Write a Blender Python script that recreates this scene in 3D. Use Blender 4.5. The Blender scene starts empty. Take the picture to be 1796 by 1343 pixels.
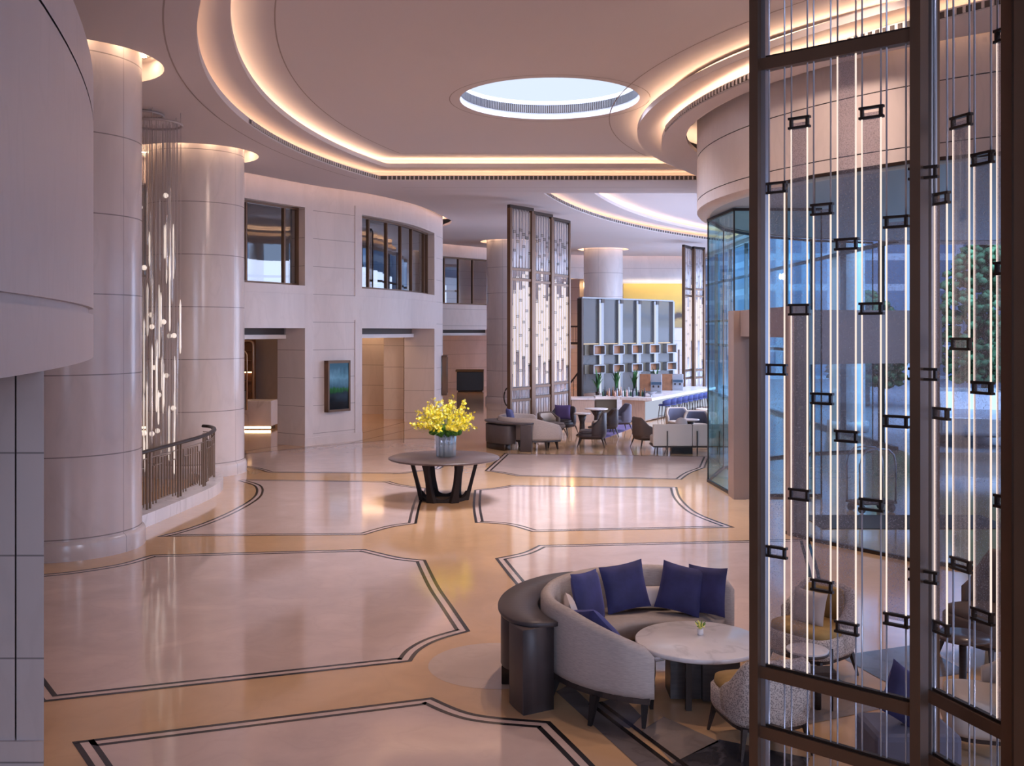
import bpy, math, random
from mathutils import Vector, Matrix
from mathutils.geometry import tessellate_polygon, delaunay_2d_cdt
random.seed(7)
S = bpy.context.scene
COL = S.collection
R = math.radians
PI = math.pi

# ------------------------------------------------------------------ camera
FOC, CX, CY, CH = 1750.0, 898.0, 580.0, 3.0     # focal length (px), principal point, camera height (m)
cd = bpy.data.cameras.new('camera'); cam = bpy.data.objects.new('camera', cd); COL.objects.link(cam)
cam.location = (0, 0, CH); cam.rotation_euler = (R(90), 0, 0)
cd.sensor_width = 36; cd.lens = FOC / 1796 * 36; cd.shift_y = -(671.5 - CY) / 1796
cd.clip_end = 500
S.camera = cam
S.view_settings.view_transform = 'Standard'; S.view_settings.look = 'None'
S.view_settings.gamma = 1; S.view_settings.use_curve_mapping = False
S.view_settings.exposure = 0.08
try:
    S.cycles.use_denoising = True
    S.cycles.max_bounces = 8; S.cycles.diffuse_bounces = 4; S.cycles.glossy_bounces = 4
    S.cycles.transparent_max_bounces = 24; S.cycles.transmission_bounces = 6
    S.cycles.sample_clamp_indirect = 6.0; S.cycles.caustics_reflective = False; S.cycles.caustics_refractive = False
except Exception: pass

# ------------------------------------------------------------------ world: blue overcast dusk sky
W = bpy.data.worlds.new('world'); S.world = W; W.use_nodes = True
wn = W.node_tree.nodes; bg = wn['Background']
tc = wn.new('ShaderNodeTexCoord'); sep = wn.new('ShaderNodeSeparateXYZ'); rm = wn.new('ShaderNodeValToRGB')
W.node_tree.links.new(tc.outputs['Generated'], sep.inputs[0]); W.node_tree.links.new(sep.outputs['Z'], rm.inputs[0])
rm.color_ramp.elements[0].position = 0.0; rm.color_ramp.elements[0].color = (.40, .52, .78, 1)
rm.color_ramp.elements[1].position = 0.7; rm.color_ramp.elements[1].color = (.26, .36, .66, 1)
W.node_tree.links.new(rm.outputs[0], bg.inputs[0]); bg.inputs[1].default_value = 2.2

def area(name, loc, target, sx, sy, power, col, spread=180):
    l = bpy.data.lights.new(name, 'AREA'); l.shape = 'RECTANGLE'; l.size = sx; l.size_y = sy; l.energy = power; l.color = col
    l.spread = R(spread)
    o = bpy.data.objects.new(name, l); COL.objects.link(o); o.location = loc
    d = Vector(target) - Vector(loc); o.rotation_euler = d.to_track_quat('-Z', 'Y').to_euler()
    return o
DAY = (.60, .70, 1.0)
WARM = (1.0, .62, .34)
# added area lamps: fill from behind the viewer, daylight stand-ins along the right-hand facade
area('rear_fill', (0, -5.5, 3.4), (-2.5, 8, 1.6), 8, 3, 190, DAY, 90)  # added fill for the pier front, no window in the rear wall
area('daylight_facade_right', (13.5, 6.0, 3.4), (-4, 15, 1.2), 9, 5, 150, DAY)
area('daylight_vestibule', (14.0, 18.5, 3.2), (-4, 20, 1.0), 10, 5, 240, (.52, .66, 1.0))
area('facade_bar_fill', (9.3, 36, 3.2), (-.1, 39.4, 1.9), 18, 5, 1400, DAY)  # added lamp inside the glass, turned so the camera sees its blank back
area('forecourt_fill', (26, 22, 26), (30, 66, 4), 36, 30, 52000, (.55, .70, 1.0))  # added lamp brightening the outdoor fronts, facing away from the camera
area('facade_rear_fill', (9.2, 45.0, 4.0), (2.0, 50.0, 5.0), 8, 4, 130, DAY)  # added wash for the back wall, facing away from the camera
area('oculus_fill', (.69, 18.4, 8.6), (.69, 18.4, 0), 2.6, 2.6, 420, (.85, .84, 1.0), 110)  # added lamp inside the closed oculus, brightens the floor below
# added warm fill spots, out of view, to brighten the floor and lounge
def spot(name, loc, target, power, ang=75, col=(1.0, .74, .60)):
    l = bpy.data.lights.new(name, 'SPOT'); l.energy = power; l.color = col; l.spot_size = R(ang); l.spot_blend = .9; l.shadow_soft_size = .12
    o = bpy.data.objects.new(name, l); COL.objects.link(o); o.location = loc
    o.rotation_euler = (Vector(target) - Vector(loc)).to_track_quat('-Z', 'Y').to_euler()
for i, (x, y, tx, ty, pw) in enumerate(((1.2, 10.6, -1.2, 10.5, 800), (2.2, 10.6, -1.0, 17.5, 1500), (4.2, 10.6, 2.2, 13.0, 1100), (5.8, 10.2, 2.4, 8.6, 700), (.8, 9.2, -.5, 7.8, 500), (3.4, 11.0, -3.2, 24.0, 2200), (4.6, 11.0, .4, 24.0, 2200), (7.6, 28.6, 2.0, 29.0, 1300), (7.6, 29.4, 3.4, 32.4, 1300))):
    spot('warm_fill_spot_%d' % i, (x, y, 7.2), (tx, ty, 0), pw * .5)  # added spots, no such fittings in the ceiling

spot('front_fill_spot', (11, -4.5, 5.2), (2.6, 9.5, .3), 1700, 46, (.80, .80, 1.0))  # added fill from behind the viewer, lifts the near sofa

# ------------------------------------------------------------------ pixel <-> place helpers
def FL(px, py, z=0.0):
    Y = FOC * (CH - z) / (py - CY); return ((px - CX) / FOC * Y, Y)
def AX(px, Y): return (px - CX) / FOC * Y
def ZT(py, Y): return CH - (py - CY) / FOC * Y

# ------------------------------------------------------------------ materials
MATS = {}
def mat(name, col, rough=.5, metal=0.0, emit=None, es=0.0, coat=0.0, var=0.0, vscale=3.0, bump=0.0, spec=.5, stretch=None):
    if name in MATS: return MATS[name]
    m = bpy.data.materials.new(name); m.use_nodes = True; nt = m.node_tree; b = nt.nodes['Principled BSDF']
    b.inputs['Base Color'].default_value = (*col, 1); b.inputs['Roughness'].default_value = rough
    b.inputs['Metallic'].default_value = metal; b.inputs['Coat Weight'].default_value = coat
    b.inputs['Specular IOR Level'].default_value = spec
    if emit: b.inputs['Emission Color'].default_value = (*emit, 1); b.inputs['Emission Strength'].default_value = es
    if var or bump:
        t = nt.nodes.new('ShaderNodeTexCoord'); mp = nt.nodes.new('ShaderNodeMapping'); n = nt.nodes.new('ShaderNodeTexNoise')
        if stretch: mp.inputs['Scale'].default_value = stretch
        n.inputs['Scale'].default_value = vscale; n.inputs['Detail'].default_value = 6
        nt.links.new(t.outputs['Object'], mp.inputs[0]); nt.links.new(mp.outputs[0], n.inputs['Vector'])
        if var:
            cr = nt.nodes.new('ShaderNodeValToRGB')
            cr.color_ramp.elements[0].position = .3; cr.color_ramp.elements[1].position = .7
            cr.color_ramp.elements[0].color = (*[max(0, c * (1 - var)) for c in col], 1)
            cr.color_ramp.elements[1].color = (*[min(1, c * (1 + var)) for c in col], 1)
            nt.links.new(n.outputs['Fac'], cr.inputs[0]); nt.links.new(cr.outputs[0], b.inputs['Base Color'])
        if bump:
            bp = nt.nodes.new('ShaderNodeBump'); bp.inputs['Strength'].default_value = bump; bp.inputs['Distance'].default_value = .01
            nt.links.new(n.outputs['Fac'], bp.inputs['Height']); nt.links.new(bp.outputs[0], b.inputs['Normal'])
    MATS[name] = m; return m

def emis(name, col, s):
    if name in MATS: return MATS[name]
    m = bpy.data.materials.new(name); m.use_nodes = True; nt = m.node_tree; nt.nodes.clear()
    o = nt.nodes.new('ShaderNodeOutputMaterial'); e = nt.nodes.new('ShaderNodeEmission')
    e.inputs[0].default_value = (*col, 1); e.inputs[1].default_value = s; nt.links.new(e.outputs[0], o.inputs[0])
    MATS[name] = m; return m

def glass(name, tint, refl=.08, grz=.6, rough=.02, diff=0.0, dcol=(1, 1, 1), speck=0.0, em=0.0):
    """thin pane: tinted see-through sheet with a Fresnel reflection, optionally seeded with pale bubbles"""
    if name in MATS: return MATS[name]
    m = bpy.data.materials.new(name); m.use_nodes = True; nt = m.node_tree; nt.nodes.clear(); L = nt.links.new
    o = nt.nodes.new('ShaderNodeOutputMaterial'); t = nt.nodes.new('ShaderNodeBsdfTransparent'); g = nt.nodes.new('ShaderNodeBsdfGlossy')
    t.inputs[0].default_value = (*tint, 1); g.inputs['Roughness'].default_value = rough
    lw = nt.nodes.new('ShaderNodeLayerWeight'); lw.inputs[0].default_value = .25
    mr = nt.nodes.new('ShaderNodeMapRange'); mr.inputs[3].default_value = refl; mr.inputs[4].default_value = grz
    L(lw.outputs['Facing'], mr.inputs[0])
    base = t.outputs[0]
    if diff or speck:
        d = nt.nodes.new('ShaderNodeBsdfDiffuse'); tl = nt.nodes.new('ShaderNodeBsdfTranslucent'); ad = nt.nodes.new('ShaderNodeMixShader')
        d.inputs[0].default_value = (*dcol, 1); tl.inputs[0].default_value = (*dcol, 1)
        L(d.outputs[0], ad.inputs[1]); L(tl.outputs[0], ad.inputs[2]); out = ad.outputs[0]
        if em:
            e = nt.nodes.new('ShaderNodeEmission'); e.inputs[0].default_value = (1, .86, .74, 1); e.inputs[1].default_value = em
            a2 = nt.nodes.new('ShaderNodeAddShader'); L(out, a2.inputs[0]); L(e.outputs[0], a2.inputs[1]); out = a2.outputs[0]
        mx = nt.nodes.new('ShaderNodeMixShader'); mx.inputs[0].default_value = diff
        if speck:
            tcn = nt.nodes.new('ShaderNodeTexCoord'); n = nt.nodes.new('ShaderNodeTexNoise'); n.inputs['Scale'].default_value = 150; n.inputs['Detail'].default_value = 2
            r2 = nt.nodes.new('ShaderNodeMapRange'); r2.inputs[1].default_value = .52; r2.inputs[2].default_value = .75; r2.inputs[3].default_value = diff; r2.inputs[4].default_value = speck
            L(tcn.outputs['Object'], n.inputs['Vector']); L(n.outputs['Fac'], r2.inputs[0]); L(r2.outputs[0], mx.inputs[0])
        L(base, mx.inputs[1]); L(out, mx.inputs[2]); base = mx.outputs[0]
    m2 = nt.nodes.new('ShaderNodeMixShader'); L(mr.outputs[0], m2.inputs[0]); L(base, m2.inputs[1]); L(g.outputs[0], m2.inputs[2]); L(m2.outputs[0], o.inputs[0])
    MATS[name] = m; return m

def stone(name, col, rough, z0, dz, jw=.012, vert=False, var=.07, dark=.45, vein=0.04, spec=.5, coat=0.0):
    """cut stone with cloudy veining; horizontal joints every dz metres from z0 and, on columns, four vertical joints"""
    m = bpy.data.materials.new(name); m.use_nodes = True; nt = m.node_tree; b = nt.nodes['Principled BSDF']; L = nt.links.new; N = nt.nodes.new
    b.inputs['Roughness'].default_value = rough; b.inputs['Specular IOR Level'].default_value = spec; b.inputs['Coat Weight'].default_value = coat
    b.inputs['Coat Roughness'].default_value = .06
    t = N('ShaderNodeTexCoord'); mp = N('ShaderNodeMapping'); mp.inputs['Scale'].default_value = (1, 1, .35)
    L(t.outputs['Object'], mp.inputs[0])
    n = N('ShaderNodeTexNoise'); n.inputs['Scale'].default_value = 1.6; n.inputs['Detail'].default_value = 8; n.inputs['Distortion'].default_value = .35
    L(mp.outputs[0], n.inputs['Vector'])
    cr = N('ShaderNodeValToRGB'); e = cr.color_ramp.elements
    e[0].position = .3; e[0].color = (*[c * (1 - var) for c in col], 1); e[1].position = .72; e[1].color = (*[min(1, c * (1 + var)) for c in col], 1)
    x = e.new(.5); x.color = (*col, 1); x = e.new(.535); x.color = (*[c * (1 - vein) for c in col], 1); x = e.new(.56); x.color = (*col, 1)
    L(n.outputs['Fac'], cr.inputs[0]); out = cr.outputs[0]
    def M(op, a, bb=None):
        q = N('ShaderNodeMath'); q.operation = op
        for i, v in enumerate((a, bb)):
            if v is None: continue
            if isinstance(v, (int, float)): q.inputs[i].default_value = v
            else: L(v, q.inputs[i])
        return q.outputs[0]
    sx = N('ShaderNodeSeparateXYZ'); L(t.outputs['Object'], sx.inputs[0])
    if dz:
        fr = M('FRACT', M('DIVIDE', M('ADD', M('SUBTRACT', sx.outputs['Z'], z0), dz * 20), dz)); ln = M('LESS_THAN', fr, jw / dz)
        if vert:
            a = M('ARCTAN2', sx.outputs['Y'], sx.outputs['X']); fa = M('FRACT', M('DIVIDE', M('ADD', a, 20 * PI + .35), PI / 2)); ln = M('MAXIMUM', ln, M('LESS_THAN', fa, .005))
        mx = N('ShaderNodeMix'); mx.data_type = 'RGBA'; L(ln, mx.inputs[0]); L(out, mx.inputs[6]); mx.inputs[7].default_value = (*[c * dark for c in col], 1); out = mx.outputs[2]
    L(out, b.inputs['Base Color']); MATS[name] = m; return m

def woven(name, c1, c2, scale, rough=.9):
    m = bpy.data.materials.new(name); m.use_nodes = True; nt = m.node_tree; b = nt.nodes['Principled BSDF']; L = nt.links.new; N = nt.nodes.new
    t = N('ShaderNodeTexCoord'); v = N('ShaderNodeTexVoronoi'); v.inputs['Scale'].default_value = scale
    cr = N('ShaderNodeValToRGB'); cr.color_ramp.elements[0].position = .15; cr.color_ramp.elements[1].position = .6
    cr.color_ramp.elements[0].color = (*c1, 1); cr.color_ramp.elements[1].color = (*c2, 1)
    L(t.outputs['Object'], v.inputs['Vector']); L(v.outputs['Distance'], cr.inputs[0]); L(cr.outputs[0], b.inputs['Base Color'])
    bp = N('ShaderNodeBump'); bp.inputs['Strength'].default_value = .5; bp.inputs['Distance'].default_value = .004; L(v.outputs['Distance'], bp.inputs['Height']); L(bp.outputs[0], b.inputs['Normal'])
    b.inputs['Roughness'].default_value = rough; MATS[name] = m; return m

WALLC = (.66, .585, .57)
M_wall = stone('cream_stone_wall', WALLC, .35, .30, .73, .014)
M_wallplain = stone('cream_stone_plain', WALLC, .35, 0, 0)
M_col = stone('polished_marble_column', (.66, .585, .57), .2, .27, 1.07, .016, vert=True, var=.10, vein=.05)
M_near = stone('near_stone', (.63, .56, .565), .4, 0, 0, var=.04, vein=.04)
M_pier = stone('pier_stone', (.60, .52, .51), .35, .02, .71, .012)
M_plaster = mat('ceiling_plaster', (.61, .545, .555), .9)
M_lip = mat('ceiling_lip', (.70, .635, .625), .7)
M_cove = emis('cove_strip', (1.0, .62, .36), 9.0)
M_cove2 = emis('cove_strip_inner', (1.0, .68, .42), 15.0)
M_ringlamp = emis('column_lamp', (1.0, .68, .42), 150.0)
M_grille = mat('grille_dark', (.10, .085, .08), .6)
M_fl_tan = stone('floor_tan', (.64, .395, .215), .10, 0, 0, var=.08, vein=.03, spec=.62, coat=.3)
M_fl_cream = stone('floor_cream', (.66, .495, .435), .09, 0, 0, var=.10, vein=.035, spec=.62, coat=.3)
M_fl_pale = stone('floor_pale', (.60, .45, .36), .1, 0, 0, var=.06, vein=.05, spec=.6, coat=.3)
M_fl_black = mat('floor_black_inlay', (.018, .015, .015), .15)
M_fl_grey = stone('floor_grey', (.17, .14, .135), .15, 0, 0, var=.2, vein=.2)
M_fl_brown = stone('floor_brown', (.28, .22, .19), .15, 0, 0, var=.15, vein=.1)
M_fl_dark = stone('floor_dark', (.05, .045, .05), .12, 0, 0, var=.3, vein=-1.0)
M_bronze = mat('bronze', (.17, .098, .062), .42, .6, var=.12, vscale=2)
M_bronzed = mat('bronze_dark', (.05, .036, .03), .4, .7)
M_steel = mat('brushed_steel', (.42, .43, .48), .3, .9)
M_shelf = mat('shelf_metal', (.26, .27, .29), .55, .3)
M_rod = mat('rod_dull', (.56, .56, .63), .25, .5)
M_rodlit = emis('rod_lit', (1.0, .80, .70), 1.05)
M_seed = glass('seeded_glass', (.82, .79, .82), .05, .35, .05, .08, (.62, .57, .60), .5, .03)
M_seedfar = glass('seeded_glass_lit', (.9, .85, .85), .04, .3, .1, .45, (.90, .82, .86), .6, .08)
M_seedend = glass('seeded_glass_end_glow', (.90, .87, .88), .04, .25, .1, .32, (.92, .86, .88), .5, .16)  # pale glow put into the emission of the end strips
M_pane = glass('clear_pane', (.92, .97, 1.0), .03, .22)
M_front = glass('vestibule_front_glass', (.70, .88, 1.0), .03, .22)
M_drum = glass('vestibule_glass', (.60, .88, .94), .05, .55)
M_winglass = glass('coated_window_glass', (.62, .64, .70), .16, .6)
M_crystal = glass('crystal', (.96, .93, .94), .10, .5, .08, .22, (1, .95, .93), 0, .16)  # pale shimmer of the strands put into emission
M_crys2 = glass('crystal_glint', (.96, .93, .94), .12, .6, .05, .6, (1, .96, .94), 0, .75)  # emission stands in for white glints on the crystals
M_vase = glass('vase_glass', (.88, .93, .97), .10, .7, .02, .24, (.88, .95, 1.0))
M_wire = mat('wire', (.46, .40, .39), .6, .1)
M_wood = mat('dark_espresso_wood', (.040, .028, .026), .42, var=.3, vscale=6, stretch=(1, 1, 8), coat=.1)
M_legs = mat('dark_leg_wood', (.022, .016, .015), .7, spec=.2)
M_tabletop = mat('dark_table_top', (.085, .058, .055), .33, var=.15, vscale=3, coat=.15)
M_console = mat('console_dark', (.066, .052, .054), .45, var=.12, vscale=4)
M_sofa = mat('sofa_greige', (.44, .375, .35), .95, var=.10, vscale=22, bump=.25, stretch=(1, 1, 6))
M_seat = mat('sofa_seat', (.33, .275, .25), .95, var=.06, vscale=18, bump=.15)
M_lumbar = mat('lumbar_fabric', (.56, .48, .46), .95, var=.04)
M_velvet = mat('blue_velvet', (.026, .026, .105), .75, var=.25, vscale=9)
M_velvet.node_tree.nodes['Principled BSDF'].inputs['Sheen Weight'].default_value = .35
M_velvet.node_tree.nodes['Principled BSDF'].inputs['Sheen Tint'].default_value = (.35, .35, .9, 1)
M_marble = stone('white_marble', (.76, .72, .74), .25, 0, 0, var=.12, vein=.16)
M_weave = woven('woven_fabric', (.20, .17, .17), (.66, .59, .56), 85)
M_ochre = mat('ochre_velvet', (.42, .27, .10), .85, var=.12, vscale=12)
M_petal = mat('orchid_yellow', (.92, .78, .04), .6)
M_petal2 = mat('orchid_pale', (.92, .86, .22), .6)
M_moss = mat('moss_green', (.055, .17, .015), .9, var=.5, vscale=30)
M_stem = mat('stem_green', (.16, .30, .05), .7)
M_white = mat('white_lacquer', (.78, .74, .74), .4)
M_leather = mat('dark_leather', (.045, .035, .042), .5)
M_bluegrey = mat('blue_grey_fabric', (.15, .16, .24), .9)
M_brownf = mat('brown_fabric', (.11, .08, .07), .85)
M_cream = mat('cream_upholstery', (.56, .50, .46), .8)
M_bluestool = mat('blue_stool_velvet', (.035, .05, .18), .8)
M_barwood = mat('pale_wood', (.50, .37, .31), .5, var=.12, vscale=5, stretch=(8, 8, .6))
M_olive = mat('olive_cabinet', (.10, .085, .06), .5)
M_boxwood = mat('red_brown_wood', (.24, .10, .045), .4, var=.25, vscale=5)
M_barglow = emis('backlit_onyx', (.74, .80, 1.0), .62)
M_barglass = glass('fluted_glass', (.62, .64, .66), .015, .08, .2, .42, (.27, .29, .31))
M_gold = None

# ------------------------------------------------------------------ mesh builder
def inside(p, poly):
    r = False; n = len(poly); x, y = p[0], p[1]
    for i in range(n):
        ax, ay = poly[i]; bx, by = poly[i - 1]
        if (ay > y) != (by > y) and x < (bx - ax) * (y - ay) / (by - ay) + ax: r = not r
    return r
class MB:
    def __init__(s): s.v = []; s.f = []; s.m = []; s.sm = []; s.mats = []
    def mi(s, m):
        if m not in s.mats: s.mats.append(m)
        return s.mats.index(m)
    def add(s, vs, fs, m=None, smooth=False):
        b = len(s.v); s.v += [tuple(v) for v in vs]; k = s.mi(m) if m else 0
        for f in fs: s.f.append(tuple(b + i for i in f)); s.m.append(k); s.sm.append(smooth)
        return s
    def box(s, x0, x1, y0, y1, z0, z1, m=None):
        v = [(x, y, z) for z in (z0, z1) for y in (y0, y1) for x in (x0, x1)]
        return s.add(v, [(0, 2, 3, 1), (4, 5, 7, 6), (0, 1, 5, 4), (2, 6, 7, 3), (0, 4, 6, 2), (1, 3, 7, 5)], m)
    def obox(s, p, q, w, z0, z1, m=None, side=0.0):
        """box standing along the plan line p-q, w wide (side shifts it to the left of the line)"""
        d = Vector((q[0] - p[0], q[1] - p[1])); d.normalize(); n = Vector((-d.y, d.x))
        a = [Vector(p) + n * (side - w / 2), Vector(q) + n * (side - w / 2), Vector(q) + n * (side + w / 2), Vector(p) + n * (side + w / 2)]
        return s.prism([(u.x, u.y) for u in a], z0, z1, m)
    def prism(s, poly, z0, z1, m=None, smooth=False):
        n = len(poly); v = [(x, y, z0) for x, y in poly] + [(x, y, z1) for x, y in poly]
        s.add(v, [(i, (i + 1) % n, n + (i + 1) % n, n + i) for i in range(n)], m, smooth)
        tr = tessellate_polygon([[Vector((x, y, 0)) for x, y in poly]])
        s.add(v, [tuple(reversed(t)) for t in tr] + [tuple(n + i for i in t) for t in tr], m)
        return s
    def flat(s, loops, z, m=None, up=True):
        """flat plate: first loop is the outline, the others are openings"""
        vs = []; ed = []
        for lp in loops:
            b = len(vs); n = len(lp); vs += [Vector(p) for p in lp]; ed += [(b + i, b + (i + 1) % n) for i in range(n)]
        V, E_, F, *_r = delaunay_2d_cdt(vs, ed, [], 0, 1e-5)
        fs = []
        for t in F:
            c = sum((V[i] for i in t), Vector((0, 0))) / len(t)
            if not inside(c, loops[0]) or any(inside(c, h) for h in loops[1:]): continue
            a, b, d = (V[i] for i in t[:3]); cz = (b - a).cross(d - a)
            fs.append(tuple(t) if (cz > 0) == up else tuple(reversed(t)))
        return s.add([(p.x, p.y, z) for p in V], fs, m)
    def band(s, line, z0, z1, m=None, closed=False, smooth=True):
        n = len(line); v = [(x, y, z0) for x, y in line] + [(x, y, z1) for x, y in line]
        return s.add(v, [(i, (i + 1) % n, n + (i + 1) % n, n + i) for i in range(n if closed else n - 1)], m, smooth)
    def strip(s, la, lb, za, zb, m=None, closed=False, smooth=False):
        n = len(la); v = [(x, y, za) for x, y in la] + [(x, y, zb) for x, y in lb]
        return s.add(v, [(i, (i + 1) % n, n + (i + 1) % n, n + i) for i in range(n if closed else n - 1)], m, smooth)
    def lathe(s, prof, m=None, n=24, c=(0, 0, 0), smooth=True, a0=0, a1=2 * PI, cap=True):
        full = abs(a1 - a0 - 2 * PI) < 1e-6; k = n if full else n + 1; v = []
        for r, z in prof:
            for i in range(k):
                a = a0 + (a1 - a0) * i / n; v.append((c[0] + r * math.cos(a), c[1] + r * math.sin(a), c[2] + z))
        fs = []
        for j in range(len(prof) - 1):
            for i in range(n):
                i2 = (i + 1) % k; fs.append((j * k + i, j * k + i2, (j + 1) * k + i2, (j + 1) * k + i))
        s.add(v, fs, m, smooth)
        if cap and full:
            b = len(s.v) - len(v)
            if prof[0][0] > 1e-5: s.f.append(tuple(b + i for i in reversed(range(k)))); s.m.append(s.mi(m) if m else 0); s.sm.append(False)
            if prof[-1][0] > 1e-5: s.f.append(tuple(b + (len(prof) - 1) * k + i for i in range(k))); s.m.append(s.mi(m) if m else 0); s.sm.append(False)
        return s
    def tube(s, pts, r, m=None, n=8, closed=False, r2=None):
        P = [Vector(p) for p in pts]; N = len(P); v = []
        for i, p in enumerate(P):
            if closed: t = P[(i + 1) % N] - P[i - 1]
            else: t = P[min(i + 1, N - 1)] - P[max(i - 1, 0)]
            t.normalize(); up = Vector((0, 0, 1)) if abs(t.z) < .95 else Vector((1, 0, 0))
            a = t.cross(up).normalized(); b = a.cross(t).normalized()
            rr = r if r2 is None else r + (r2 - r) * i / max(1, N - 1)
            for k in range(n):
                q = 2 * PI * k / n + PI / n; v.append(p + a * (rr * math.cos(q)) + b * (rr * math.sin(q)))
        fs = [(i * n + k, i * n + (k + 1) % n, ((i + 1) % N) * n + (k + 1) % n, ((i + 1) % N) * n + k) for i in range(N if closed else N - 1) for k in range(n)]
        if not closed: fs += [tuple(reversed(range(n))), tuple((N - 1) * n + k for k in range(n))]
        return s.add(v, fs, m, n > 5)
    def sweep(s, rings, m=None, smooth=True, closed=False):
        """rings: equal-length closed loops of 3-D points"""
        n = len(rings[0]); v = [p for r in rings for p in r]; k = len(rings)
        fs = [(i * n + j, i * n + (j + 1) % n, ((i + 1) % k) * n + (j + 1) % n, ((i + 1) % k) * n + j) for i in range(k if closed else k - 1) for j in range(n)]
        if not closed: fs += [tuple(reversed(range(n))), tuple((k - 1) * n + j for j in range(n))]
        return s.add(v, fs, m, smooth)
    def ball(s, c, rx, ry, rz, m=None, n=10, k=7, jit=0):
        v = []; 
        for i in range(k + 1):
            th = PI * i / k
            for j in range(n):
                ph = 2 * PI * j / n; q = 1 + random.uniform(-jit, jit)
                v.append((c[0] + rx * q * math.sin(th) * math.cos(ph), c[1] + ry * q * math.sin(th) * math.sin(ph), c[2] + rz * q * math.cos(th)))
        return s.add(v, [(i * n + j, (i + 1) * n + j, (i + 1) * n + (j + 1) % n, i * n + (j + 1) % n) for i in range(k) for j in range(n)], m, True)
    def build(s, name, m=None, parent=None, bevel=0, recalc=False):
        me = bpy.data.meshes.new(name); me.from_pydata(s.v, [], s.f)
        mats = s.mats or [m]
        for q in mats: me.materials.append(q if q else m)
        for p, k, sm in zip(me.polygons, s.m, s.sm): p.material_index = k; p.use_smooth = sm
        me.validate(); me.update()
        if recalc:
            import bmesh
            bm = bmesh.new(); bm.from_mesh(me); bmesh.ops.recalc_face_normals(bm, faces=bm.faces); bm.to_mesh(me); bm.free()
        o = bpy.data.objects.new(name, me); COL.objects.link(o)
        if parent: o.parent = parent
        if bevel:
            b = o.modifiers.new('bevel', 'BEVEL'); b.width = bevel; b.segments = 2; b.limit_method = 'ANGLE'; b.angle_limit = R(40)
        return o

def thing(name, label, cat, loc=(0, 0, 0), rz=0, group=None):
    o = bpy.data.objects.new(name, None); COL.objects.link(o); o.location = loc; o.rotation_euler = (0, 0, rz); o.empty_display_size = .1
    return tag(o, label, cat, group)
def tag(o, label, cat, group=None):
    o['label'] = label; o['category'] = cat
    if group: o['group'] = group
    return o
def struct(o): o['kind'] = 'structure'; return o
def stuff(o): o['kind'] = 'stuff'; return o
def kids(o): return [c for c in COL.objects if c.parent == o]
def dup(root, loc=None, rz=None, label=None):
    """a copy of a thing with copies of its parts and sub-parts"""
    r = root.copy(); COL.objects.link(r)
    if loc is not None: r.location = loc
    if rz is not None: r.rotation_euler = (0, 0, rz)
    if label: r['label'] = label
    for ch in kids(root):
        c = ch.copy(); COL.objects.link(c); c.parent = r
        for g in kids(ch):
            d = g.copy(); COL.objects.link(d); d.parent = c
    return r

def catmull(pts, per=8):
    out = []; n = len(pts)
    for i in range(n - 1):
        p0 = Vector(pts[max(i - 1, 0)]); p1 = Vector(pts[i]); p2 = Vector(pts[i + 1]); p3 = Vector(pts[min(i + 2, n - 1)])
        for k in range(per):
            t = k / per
            out.append(tuple(.5 * ((2 * p1) + (p2 - p0) * t + (2 * p0 - 5 * p1 + 4 * p2 - p3) * t * t + (3 * p1 - p0 - 3 * p2 + p3) * t ** 3)))
    out.append(tuple(pts[-1])); return out
def offset(line, d, closed=False):
    """shift a plan polyline d metres to its left"""
    n = len(line); out = []
    for i in range(n):
        a = Vector(line[i - 1] if (i or closed) else line[i]); b = Vector(line[i]); c = Vector(line[(i + 1) % n] if (i < n - 1 or closed) else line[i])
        e1 = (b - a); e2 = (c - b)
        if e1.length < 1e-9: e1 = e2
        if e2.length < 1e-9: e2 = e1
        e1 = e1.normalized(); e2 = e2.normalized()
        n1 = Vector((-e1.y, e1.x)); n2 = Vector((-e2.y, e2.x)); k = n1 + n2
        if k.length < 1e-6: k = n1
        k.normalize(); q = d / max(.35, k.dot(n1)); out.append((b.x + k.x * q, b.y + k.y * q))
    return out
def circ(c, r, n=64, a0=0, a1=360):
    full = abs(a1 - a0) >= 360; k = n if full else n + 1
    return [(c[0] + r * math.cos(R(a0 + (a1 - a0) * i / n)), c[1] + r * math.sin(R(a0 + (a1 - a0) * i / n))) for i in range(k)]
class Path:
    def __init__(s, line):
        s.L = [Vector(p) for p in line]; s.S = [0]
        for a, b in zip(s.L, s.L[1:]): s.S.append(s.S[-1] + (b - a).length)
        s.len = s.S[-1]
    def at(s, t, off=0):
        t = min(max(t, 0), s.len - 1e-6); i = 0
        while i < len(s.S) - 2 and s.S[i + 1] < t: i += 1
        a, b = s.L[i], s.L[i + 1]; k = (t - s.S[i]) / (s.S[i + 1] - s.S[i]); p = a.lerp(b, k)
        def nm(j):
            d = (s.L[min(j + 1, len(s.L) - 1)] - s.L[max(j - 1, 0)]).normalized(); return Vector((-d.y, d.x))
        n = nm(i).lerp(nm(i + 1), k).normalized(); return (p.x + n.x * off, p.y + n.y * off)
    def seg(s, t0, t1, off=0, step=.3):
        n = max(1, int(math.ceil((t1 - t0) / step))); return [s.at(t0 + (t1 - t0) * i / n, off) for i in range(n + 1)]
    def find(s, px):
        """distance along the path at which the sight line through photo column px first meets it"""
        k = (px - CX) / FOC
        for i, (a, b) in enumerate(zip(s.L, s.L[1:])):
            fa = a.x - k * a.y; fb = b.x - k * b.y
            if fa * fb <= 0 and abs(fa - fb) > 1e-9: return s.S[i] + (s.S[i + 1] - s.S[i]) * fa / (fa - fb)
        return 0
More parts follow.
